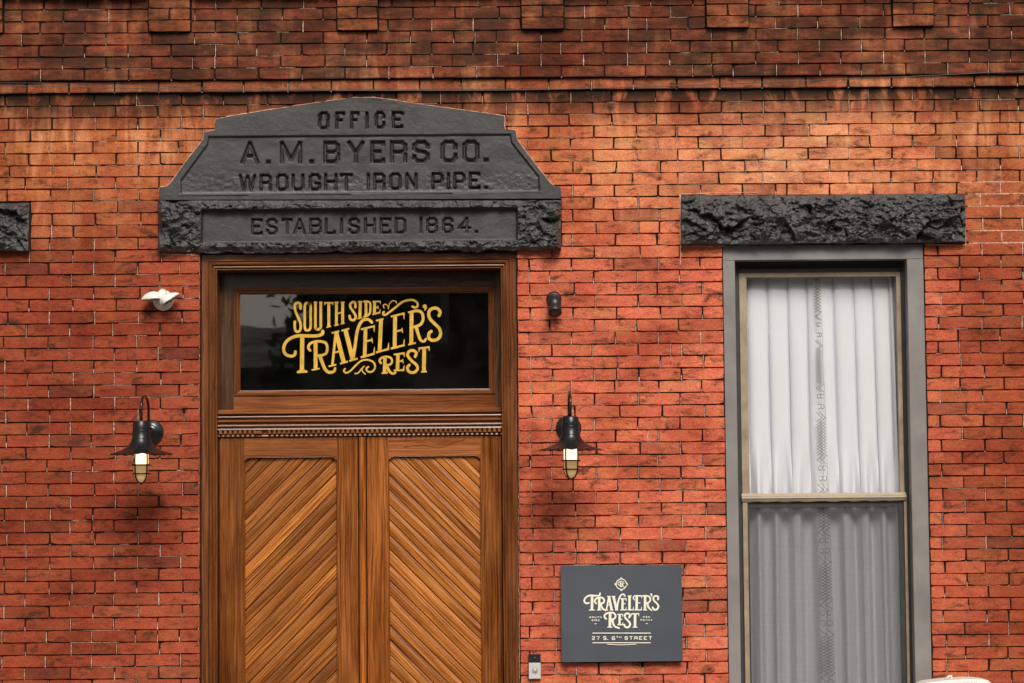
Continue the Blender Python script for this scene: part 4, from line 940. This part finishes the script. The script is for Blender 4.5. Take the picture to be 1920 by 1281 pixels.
# curtains
cyo = -.190
def curtain(u0, u1, folds, label, lace_top, lace_bot, side):
    """folds: photo x of the fold lines near the top"""
    n = 260; nz = 60; zt = ggt+.06; zb = WZ0+.03
    E0 = empty('curtain', (float(W((u0+u1)/2, 900, cyo)[0]), -cyo, zb)); b = MB(); i0 = 0; V = []
    for j in range(nz+1):
        t = j/nz; z = zt+(zb-zt)*t
        for i in range(n+1):
            px = u0+(u1-u0)*i/n
            h = 0.0
            k = 0
            while k < len(folds)-1 and folds[k+1] < px: k += 1
            a, c = folds[k], folds[min(k+1, len(folds)-1)]; s_ = (px-a)/max(1, c-a) if c > a else 0
            s_ = min(1, max(0, s_))
            ph = math.sin(k*2.3+px*.01)*.003
            # soft box pleat: full breast, sharp return on its right
            h = .030*(math.sin(math.pi*s_**.8)**.42) + .006*math.sin(6*s_+k)*t - .010*max(0, (s_-.86)/.14)
            h *= (.45+.75*min(1, t*5))*(1+.6*max(0, t-.35))
            h += .010*math.sin(px*.11+k*1.3+t*1.5)*max(0, t-.3)
            h += .006*math.sin(t*7+k*1.7)*s_*(1-s_)
            lw = min(1, max(0, (t-.36)/.14)); lw = lw*lw*(3-2*lw); h = h*(1-lw)+lw*(.024+.027*math.sin(2*math.pi*(px+6*t)/39.+.8*math.sin(px*.031))+.004*math.sin(px*.41))
            x = float(W(px+(px-1540)*.035*t*(1.1)+3*math.sin(k+t*2)*t+(9*t), 640, cyo)[0]); V.append((x, -(cyo+h), z))
    b.v = V; F_ = []
    for j in range(nz):
        for i in range(n):
            a = j*(n+1)+i; b.f.append((a+n+1, a+n+2, a+1, a)); b.uv += [(0, 0)]*4
    b.build('cloth', M['curtain'], E0, smooth=True)
    # lace edging: lattice and scroll lengths in turn
    L = MB(); kk = [0]
    def thread(pts, w=.0015):
        kk[0] += 1; o = cyo+.062+(kk[0] % 7)*.0002
        for p, q in zip(pts[:-1], pts[1:]):
            p = Vector((p[0], -o, p[1])); q = Vector((q[0], -o, q[1])); d = (q-p)
            if d.length < 1e-6: continue
            d.normalize(); nn = Vector((-d.z, 0, d.x))*w/2; L.face([p-nn-d*w*.3, q-nn+d*w*.3, q+nn+d*w*.3, p+nn-d*w*.3])
            L.face([p+nn+Vector((0, .0008, 0)), q+nn+Vector((0, .0008, 0)), q-nn+Vector((0, .0008, 0)), p-nn+Vector((0, .0008, 0))])
    zt2 = float(W(1540, 524, cyo)[1]); z = zt2; seg = 0
    def xc(z_):
        t = (zt2-z_)/(zt2-zb); return float(W(lace_top+(lace_bot-lace_top)*t, 900, cyo)[0]), (.0115+.008*t)
    while z > zb+.02:
        if seg % 2 == 0:
            ln = .165; m = 11; st = ln/m
            for k in range(m):
                za, zc_ = z-st*k, z-st*(k+1); xa, h1 = xc(za); xb, h2 = xc(zc_)
                thread([(xa-h1, za), (xb+h2, zc_)]); thread([(xa+h1, za), (xb-h2, zc_)])
        else:
            ln = .185; cz = z-ln/2
            for q, (dz, fl) in enumerate(((-.075, 0), (-.028, 1), (.022, 0), (.068, 1))):
                x_, h_ = xc(cz-dz); r_ = h_*.85; sg = 1 if fl else -1; pts = []
                if q in (1, 2):
                    for k in range(15): a = k/14*5.2; rr_ = r_*(1-.55*k/14); pts.append((x_+sg*rr_*math.cos(a+.6), cz-dz+1.25*rr_*math.sin(a+.6)))
                else:
                    pts = [(x_-h_*sg, cz-dz+.02), (x_, cz-dz+.004), (x_+h_*sg, cz-dz-.006), (x_+h_*.2*sg, cz-dz-.014), (x_-h_*.8*sg, cz-dz-.024)]
                thread(pts, .0022)
            xa, h1 = xc(z); xb, h2 = xc(z-ln)
            thread([(xa+h1, z), (xb+h2, z-ln)], .0009)
        z -= ln; seg += 1
    o = L.build('lace_trim', M['lace'], E0)
    return tag(E0, label, 'curtain', 'curtains behind the tall window')
curtain(1385, 1545, [1385, 1401, 1440, 1478, 1514, 1546], 'white pleated curtain in the left half of the tall window, lace along its edge', 1535, 1536, 1)
curtain(1532, 1710, [1532, 1563, 1601, 1637, 1668, 1676, 1712], 'white pleated curtain in the right half of the tall window, beside the lace strip', 1537, 1552, -1)
# ------------------------------------------------------------------ wall lamps
def lamp(px, py, label):
    c = P3(px, py, 0); E0 = empty('wall_lamp', c); q = PX
    def at(b, name, mat, **k): b.v = [(x+c.x, y+c.y, z+c.z) for x, y, z in b.v]; return b.build(name, mat, E0, **k)
    o = .33; zt = 21*q       # neck top above plate centre (before parallax)
    b = MB(); b.lathe([(.001, .026), (8*q, .026), (14*q, .022), (15*q, .018), (18*q, .019), (19*q, .014), (22.5*q, .013), (24*q, .006), (24*q, -.004), (.001, -.004)], axis='y', n=48); at(b, 'wall_plate', M['black_metal'], smooth=True)
    b = MB(); pts = [(0, -.02, 8*q), (0, -.055, 9*q), (0, -.075, 16*q), (0, -.085, 30*q)]
    for k in range(13): a = math.pi*k/12; pts.append((0, -.085-(o-.085)/2*(1-math.cos(a)), 42*q+22*q*math.sin(a)))
    pts += [(0, -o, 30*q), (0, -o, 17*q)]; b.tube(pts, 2.5*q, 12); at(b, 'gooseneck', M['black_metal'], smooth=True)
    cz = 16*q
    b = MB(); pr_ = [(.001, 0), (13.5*q, 0), (14.8*q, -1.2*q), (15.2*q, -16*q), (16*q, -17*q), (15.8*q, -18*q), (16.4*q, -31*q), (17.4*q, -32*q), (17.2*q, -33.5*q), (18.5*q, -37*q), (22*q, -43*q), (29*q, -49*q), (38*q, -54*q), (47*q, -57.5*q), (55.5*q, -60*q), (56.5*q, -60.6*q), (55.5*q, -61.2*q), (46*q, -58.8*q), (36*q, -56*q), (27*q, -51.5*q), (19*q, -47*q), (15*q, -47*q), (.001, -47*q)]
    sc_ = [0]*12+[.2*q, .5*q, .9*q, 1.15*q, .9*q, .5*q, .2*q, 0, 0, 0, 0]
    for u_, v_ in ((0, 2), (1, 4), (3, 6), (5, 9), (8, 15), (14, 17), (16, 20), (19, 23)): b.lathe(pr_[u_:v_], (0, -o, cz), 'z', 112, sc_[u_:v_])
    at(b, 'shade', M['shade'], smooth=True)
    b = MB(); b.lathe([(11.3*q, -49*q), (12.5*q, -50*q), (12.8*q, -62*q), (12.8*q, -79*q)], (0, -o, cz), 'z', 32); at(b, 'lit_bulb', M['lit'], smooth=True)
    b = MB(); b.lathe([(12.8*q, -79*q), (12.8*q, -92*q), (12.2*q, -99*q), (9.5*q, -106*q), (5*q, -110*q), (.001, -111*q)], (0, -o, cz), 'z', 32); at(b, 'glass_jar', M['amber'], smooth=True)
    b = MB()
    for zz_, r_ in ((-57, 15.5), (-80, 16.6), (-96, 15.2)): b.tube([(r_*q*math.cos(a), -o+r_*q*math.sin(a), cz+zz_*q) for a in [2*math.pi*k/28 for k in range(28)]], 1.35*q, 6, closed=True)
    for k in range(2):
        a0 = math.pi/4+k*math.pi/2+.12; cs, sn = math.cos(a0), math.sin(a0); pts = []
        for z_, r_ in ((-52, 15), (-70, 15.6), (-92, 15.2), (-102, 13.5), (-109, 9.5), (-112.5, 5), (-114, 0)): pts.append((r_, z_))
        full = pts+[(-r_, z_) for r_, z_ in pts[::-1][1:]]
        b.tube([(r_*q*cs, -o+r_*q*sn, cz+z_*q) for r_, z_ in full], 1.5*q, 6)
    at(b, 'cage', M['black_metal'], smooth=True)
    return tag(E0, label, 'wall lamp', 'gooseneck wall lamps beside the door')
lamp(283, 811, 'black gooseneck lamp with lit caged bulb, left of the door below the white light')
lamp(1066, 803, 'black gooseneck lamp with lit caged bulb, right of the door below the black camera')
# ------------------------------------------------------------------ white twin-head light
c = P3(306.5, 563, 0); E0 = tag(empty('security_light', c), 'white twin-head plastic light on the brick wall left of the transom, above a lamp', 'light fixture')
def at2(b, name, mat, **k): b.v = [(x+c.x, y+c.y, z+c.z) for x, y, z in b.v]; return b.build(name, mat, E0, **k)
q = PX; b = MB(); b.lathe([(.001, .034), (7*q, .032), (13*q, .025), (17*q, .016), (19*q, .010), (19.5*q, .002), (19.5*q, -.003), (.001, -.003)], (0, 0, -.5*q), 'y', 40); at2(b, 'base', M['white_plastic'], smooth=True)
b = MB(); b.tube([(0, -.028, 15*q), (0, -.044, 10*q), (0, -.050, 3*q), (0, -.046, -6*q), (0, -.034, -14*q)], [7*q, 9.5*q, 8*q, 5.5*q, 4*q], 16); at2(b, 'mount', M['white_plastic'], smooth=True)
b = MB(); b.lathe([(.0005, .0535), (1.5*q, .053), (1.6*q, .045)], (-11*q, 0, 7.5*q), 'y', 12); at2(b, 'sensor_eye', M['black_matte'])
def head(cx, cz, rx, rz, rot, name='lamp_head'):
    b = MB(); n, m = 26, 12; ca, sa = math.cos(rot), math.sin(rot)
    def tr(x, o, z): return (cx+x*ca-z*sa, -o, cz+x*sa+z*ca)
    V = []
    for j in range(m+1):
        ph = math.pi/2*j/m
        for i in range(n):
            th = 2*math.pi*i/n; r_ = math.cos(ph); xx = r_*math.cos(th)*(1 if cx > 0 else -1); V.append(tr(rx*r_*math.cos(th), .055+.034*r_*math.sin(th)*(1-.45*xx), rz*math.sin(ph)*(1-.25*xx)-.0*q))
    b.v = V
    for j in range(m):
        for i in range(n): b.f.append((j*n+i, j*n+(i+1) % n, (j+1)*n+(i+1) % n, (j+1)*n+i)); b.uv += [(0, 0)]*4
    h = at2(b, name, M['white_plastic'], smooth=True)
    b = MB()
    r1 = [tr(rx*math.cos(2*math.pi*i/n), .055+.034*math.sin(2*math.pi*i/n), -1.2*q) for i in range(n)]; r2 = [tr(rx*.88*math.cos(2*math.pi*i/n), .055+.030*math.sin(2*math.pi*i/n), 1.0*q) for i in range(n)]
    r0 = [tr(rx*math.cos(2*math.pi*i/n), .055+.034*math.sin(2*math.pi*i/n), 0) for i in range(n)]
    for i in range(n): j = (i+1) % n; b.face([r0[i], r0[j], r1[j], r1[i]]); b.face([r1[i], r1[j], r2[j], r2[i]])
    b.face(r2); at2(b, 'lens', M['tan_lens'])
head(-20*q, 0*q, 18.5*q, 14*q, .06); head(17*q, -1*q, 19*q, 12*q, .60)
# ------------------------------------------------------------------ black camera
c = P3(1038.5, 561, 0); E0 = tag(empty('security_camera', c), 'small black bullet camera on the brick wall right of the transom, above a lamp', 'camera')
b = MB(); b.lathe([(.001, .026), (10*q, .024), (13.5*q, .016), (14.5*q, .004), (14.5*q, -.003), (.001, -.003)], axis='y', n=36); at2(b, 'base', M['black_matte'], smooth=True)
b = MB(); b.lathe([(.001, 0), (5*q, 0), (8*q, 3*q), (8.5*q, 7*q), (6*q, 11*q), (.001, 13*q)], (0, -.034, -4*q), 'z', 24); at2(b, 'joint', M['black_matte'], smooth=True)
b = MB(); b.lathe([(.0005, .046), (2.2*q, .0455), (2.5*q, .041)], (0, 0, 3*q), 'y', 14); at2(b, 'screw', M['silver'])
ax0, ax1 = Vector((.5*q, -.030, 0)), Vector((1.5*q, -.075, -29*q)); dd = (ax1-ax0)
b = MB(); st = [(0, 6), (.03, 10), (.08, 12), (.55, 12.2), (.56, 11.8), (.58, 12.2), (.85, 12.6), (1, 12.6), (1.0, 9.4), (.94, 9.2)]
b.tube([ax0+dd*t for t, _ in st[:8]], [r_*q for _, r_ in st[:8]], 28); at2(b, 'housing', M['black_matte'], smooth=True)
b = MB(); b.tube([ax0+dd*1.0, ax0+dd*1.012], [8.6*q, 8*q], 20); at2(b, 'lens', M['black_metal'])
# ------------------------------------------------------------------ hotel sign
x0, x1, z0, z1 = mrec(1052, 1279, 1060, 1241, .034)
E0 = tag(empty('wall_sign', ((x0+x1)/2, 0, z0)), 'dark grey rectangular sign with cream lettering on the brick wall left of the window', 'sign')
b = MB(); b.box(x0, x1, z0, z1, .022, .034, .0012); b.build('panel', M['sign'], E0)
for cx_, cz_ in ((x0+.05, z0+.05), (x1-.05, z0+.05), (x0+.05, z1-.05), (x1-.05, z1-.05)):
    b = MB(); b.lathe([(.009, -.004), (.009, .0215)], (cx_, 0, cz_), 'y', 12); b.build('standoff', M['silver'], E0)
TS = lambda u, v: (1040+u*k1, 1050+v*k1+.3)
G = [
 ([(545, 398), (536, 424), (490, 428), (430, 424), (380, 444), (355, 486), (374, 518), (410, 514)], (20, 22)), ([(450, 430), (447, 598)], 32, 'l'), ([(412, 600), (482, 600)], 12, 'l'),
 ([(496, 520), (480, 488), (508, 458), (560, 450), (592, 474), (586, 512), (536, 524)], 22), ([(535, 458), (535, 596)], 30, 'l'), ([(550, 524), (572, 578), (612, 604)], (28, 18)), ([(508, 599), (562, 599)], 12, 'l'),
 ([(650, 440), (622, 594)], 18, 'l'), ([(652, 440), (684, 596)], 30, 'l'), ([(630, 540), (676, 540)], 12, 'l'), ([(628, 436), (670, 436)], 12, 'l'), ([(602, 600), (640, 600)], 12, 'l'), ([(662, 600), (706, 600)], 12, 'l'),
 ([(706, 436), (744, 596)], 30, 'l'), ([(684, 436), (728, 436)], 12, 'l'), ([(748, 594), (762, 500), (790, 430), (824, 410), (842, 430)], (20, 20)), ([(726, 600), (762, 600)], 12, 'l'),
 ([(816, 466), (814, 596)], 28, 'l'), ([(790, 464), (862, 464)], 14, 'l'), ([(856, 462), (858, 492)], (14, 5), 'l'), ([(816, 524), (850, 524)], 12, 'l'), ([(790, 598), (862, 598)], 14, 'l'), ([(854, 600), (860, 566)], (14, 5), 'l'),
 ([(900, 430), (898, 598)], 30, 'l'), ([(876, 431), (924, 431)], 12, 'l'), ([(876, 598), (950, 598)], 14, 'l'), ([(942, 600), (948, 560)], (16, 5), 'l'),
 ([(986, 430), (984, 598)], 30, 'l'), ([(958, 478), (944, 452), (966, 430), (1046, 431)], (14, 16)), ([(1040, 428), (1044, 462)], (14, 5), 'l'), ([(984, 514), (1030, 514)], 12, 'l'), ([(958, 598), (1046, 598)], 14, 'l'), ([(1038, 600), (1044, 562)], (14, 5), 'l'),
 ([(1086, 430), (1084, 598)], 30, 'l'), ([(1062, 431), (1110, 431), (1144, 450), (1144, 494), (1112, 516), (1088, 518)], 20), ([(1112, 516), (1128, 570), (1164, 604)], (28, 16)), ([(1060, 600), (1110, 600)], 12, 'l'),
 ([(1160, 412), (1166, 424), (1160, 444)], (26, 6)),
 ([(1240, 474), (1244, 446), (1216, 430), (1188, 448), (1192, 486), (1226, 520), (1246, 556), (1226, 592), (1192, 594), (1178, 568)], 22),
 ([(618, 706), (596, 678), (612, 648), (650, 634), (704, 634), (730, 664), (718, 702), (666, 716)], 22), ([(666, 644), (662, 804)], 32, 'l'), ([(690, 714), (716, 790), (776, 818)], (30, 18)), ([(630, 806), (694, 806)], 12, 'l'),
 ([(782, 652), (778, 774)], 28, 'l'), ([(752, 652), (822, 652)], 14, 'l'), ([(816, 650), (820, 682)], (14, 5), 'l'), ([(780, 712), (812, 712)], 12, 'l'), ([(752, 776), (822, 776)], 14, 'l'), ([(812, 778), (820, 744)], (14, 5), 'l'),
 ([(896, 688), (904, 660), (878, 640), (846, 654), (846, 690), (880, 728), (906, 766), (888, 804), (852, 804), (834, 776)], 24),
 ([(966, 646), (964, 804)], 30, 'l'), ([(920, 646), (1014, 644)], 16, 'l'), ([(924, 644), (920, 678)], (14, 5), 'l'), ([(1008, 642), (1012, 676)], (14, 5), 'l'), ([(936, 806), (994, 806)], 12, 'l'),
 ([(800+62*math.cos(a), 290+62*math.sin(a)) for a in [2*math.pi*k/20 for k in range(20)]], 11, 'o'),
 ([(786, 228), (800, 212), (814, 228)], 9), ([(786, 352), (800, 368), (814, 352)], 9), ([(738, 276), (722, 290), (738, 304)], 9), ([(862, 276), (878, 290), (862, 304)], 9),
 ([(806, 252), (770, 262), (760, 290), (774, 304)], 9), ([(788, 262), (788, 326)], 13, 'l'), ([(806, 268), (824, 260), (832, 278), (812, 290)], 8), ([(808, 264), (806, 326)], 12, 'l'), ([(814, 290), (826, 318), (842, 326)], 9),
 ([(455, 877), (1153, 877)], 11, 'l'), ([(455, 993), (1153, 993)], 11, 'l'), ([(630, 1010), (800, 1018), (975, 1010)], 8), ([(478, 765), (502, 765)], 9, 'l'), ([(1094, 762), (1118, 762)], 9, 'l'),
]
def block(txt, x0, x1, y0, y1, t, gap=.34, widths={}):
    n = len(txt); wu = [widths.get(ch, .16 if ch in " I.'" else 1) for ch in txt]; tot = sum(wu)+gap*(n-1); s_ = (x1-x0)/tot; x = x0; out = []
    for ch, w_ in zip(txt, wu):
        if ch == '.': out.append(([(x, y1-t*1.1), (x, y1)], t*1.1, 'l'))
        elif ch != ' ':
            for st in GL[ch]: out.append(([(x+t/2+(w_*s_-t)*a, y1-t/2-(y1-y0-t)*b_) for a, b_ in st], t, 'l'))
        x += (w_+gap)*s_
    return out
G += block('27 S. 6', 443, 727, 914, 960, 10, .34, {' ': .25, '.': .2}) + block('TH', 737, 800, 914, 938, 7, .2) + block('STREET', 838, 1170, 914, 960, 10, .36)
G += block('SOUTH', 416, 564, 676, 697, 6, .45) + block('SIDE', 444, 540, 711, 734, 6, .5) + block('PGH', 1060, 1144, 673, 695, 6, .5) + block('PENNA', 1031, 1174, 708, 731, 6, .45)
strokes_mesh(G, TS, .0346).build('lettering', M['cream'], E0)
# ------------------------------------------------------------------ doorbell
x0, x1, z0, z1 = mrec(991.5, 1013.8, 1227, 1273, .024); zm = float(W(1002, 1243, .024)[1])
E0 = tag(empty('doorbell', ((x0+x1)/2, 0, z0)), 'small black and silver video doorbell between the door and the grey sign', 'doorbell')
b = MB(); b.box(x0, x1, zm+.0003, z1, 0, .023, .0012); b.build('camera_head', M['black_matte'], E0)
b = MB(); b.box(x0, x1, z0, zm, 0, .024, .0014); b.build('faceplate', M['silver'], E0)
b = MB(); b.lathe([(.0001, .0262), (3.9*q, .0262), (4.1*q, .0245), (5.3*q, .0250), (5.5*q, .0262), (5.8*q, .0235)], ((x0+x1)/2+.0005, 0, (z0+zm)/2), 'y', 28); b.build('button', M['button'], E0, smooth=True)
b = MB(); b.lathe([(.0001, .0252), (2.6*q, .0246), (3*q, .0225)], ((x0+x1)/2, 0, (z1+zm)/2), 'y', 20); b.build('lens', M['black_metal'], E0, smooth=True)
b = MB(); b.tube([P3(1001, 1228, .006), P3(1000.6, 1223, .006), P3(1000.5, 1220, -.004)], .0022, 6); b.build('wire', M['cable'], E0)
# ------------------------------------------------------------------ cable across the facade
b = MB(); pts = []
kx = [-300, 0, 100, 330, 640, 900, 1080, 1280, 1500, 1700, 1920, 2300]; ky = [156, 160, 162.5, 167, 170, 170, 167, 160.5, 152, 144, 133, 112]
for x in np.arange(-300, 2301, 25): pts.append(P3(x, float(np.interp(x, kx, ky)), .075))
for _ in range(3): pts = [pts[0]]+[(pts[i-1]+pts[i]*2+pts[i+1])/4 for i in range(1, len(pts)-1)]+[pts[-1]]
b.tube(pts, .0021, 6); o = b.build('cable', M['cable'], None, smooth=True)
tag(o, 'thin grey cable sagging across the whole brick front above the carved stone', 'cable')
b = MB(); p2 = [P3(x, float(np.interp(x, kx, ky))-1.5-5*math.exp(-((x-150)/260)**2), .062) for x in np.arange(-300, 901, 30)]; b.tube(p2, .0012, 6)
tag(b.build('thin_cable', M['cable'], None, smooth=True), 'thinner second wire just above the long cable, over the left of the carved stone', 'cable')
# ------------------------------------------------------------------ unidentified white object, shaped as a pedestal, at the lower right edge
yo = 1.30
c = P3(1800, 1281, yo); zt_ = float(W(1830, 1272, yo)[1])
E0 = tag(empty('unidentified_object', (c.x, -yo, .12)), 'white rounded top of an unidentified object in front of the bricks, right of the window', 'pedestal')
xL, xR = float(W(1722, 1281, yo)[0]), float(W(1866, 1281, yo)[0]); b = MB(); V = []
prof_ = [(xL, .14), (xL, zt_-.045), (xL+.008, zt_-.026), (xL+.03, zt_-.014), (xL+.12, zt_-.004), (xL+.20, zt_), (xL+.25, zt_-.001), (xL+.29, zt_-.006), (xR-.03, zt_-.014), (xR-.012, zt_-.028), (xR, zt_-.05), (xR, .14)]
dpt = .12
fr_ = [(x, -yo-dpt*.5+.02, z-.0) for x, z in prof_]; bk_ = [(x, -yo+dpt, z) for x, z in prof_]; in_ = [(x+(.01 if x < (xL+xR)/2 else -.01), -yo-dpt*.5, z-.012 if z > .2 else z) for x, z in prof_]
b.face(in_)
for i in range(len(prof_)-1): b.face([fr_[i], fr_[i+1], in_[i+1], in_[i]]); b.face([fr_[i+1], fr_[i], bk_[i], bk_[i+1]])
b.build('body', M['white_plastic'], E0, smooth=True)
b = MB(); b.box(xL-.02, xR+.02, .1202, .16, yo-dpt-.02, yo+dpt*.5+.02, .004); b.build('plinth', M['concrete'], E0)
b = MB(); pz = P3(1782, 1269, yo); b.tube([pz+Vector((-.022, 0, -.010)), pz+Vector((-.008, 0, .001)), pz+Vector((.004, 0, .004)), pz+Vector((.004, 0, -.012))], [.004, .005, .005, .006], 8); b.build('latch', M['white_plastic'], E0, smooth=True)
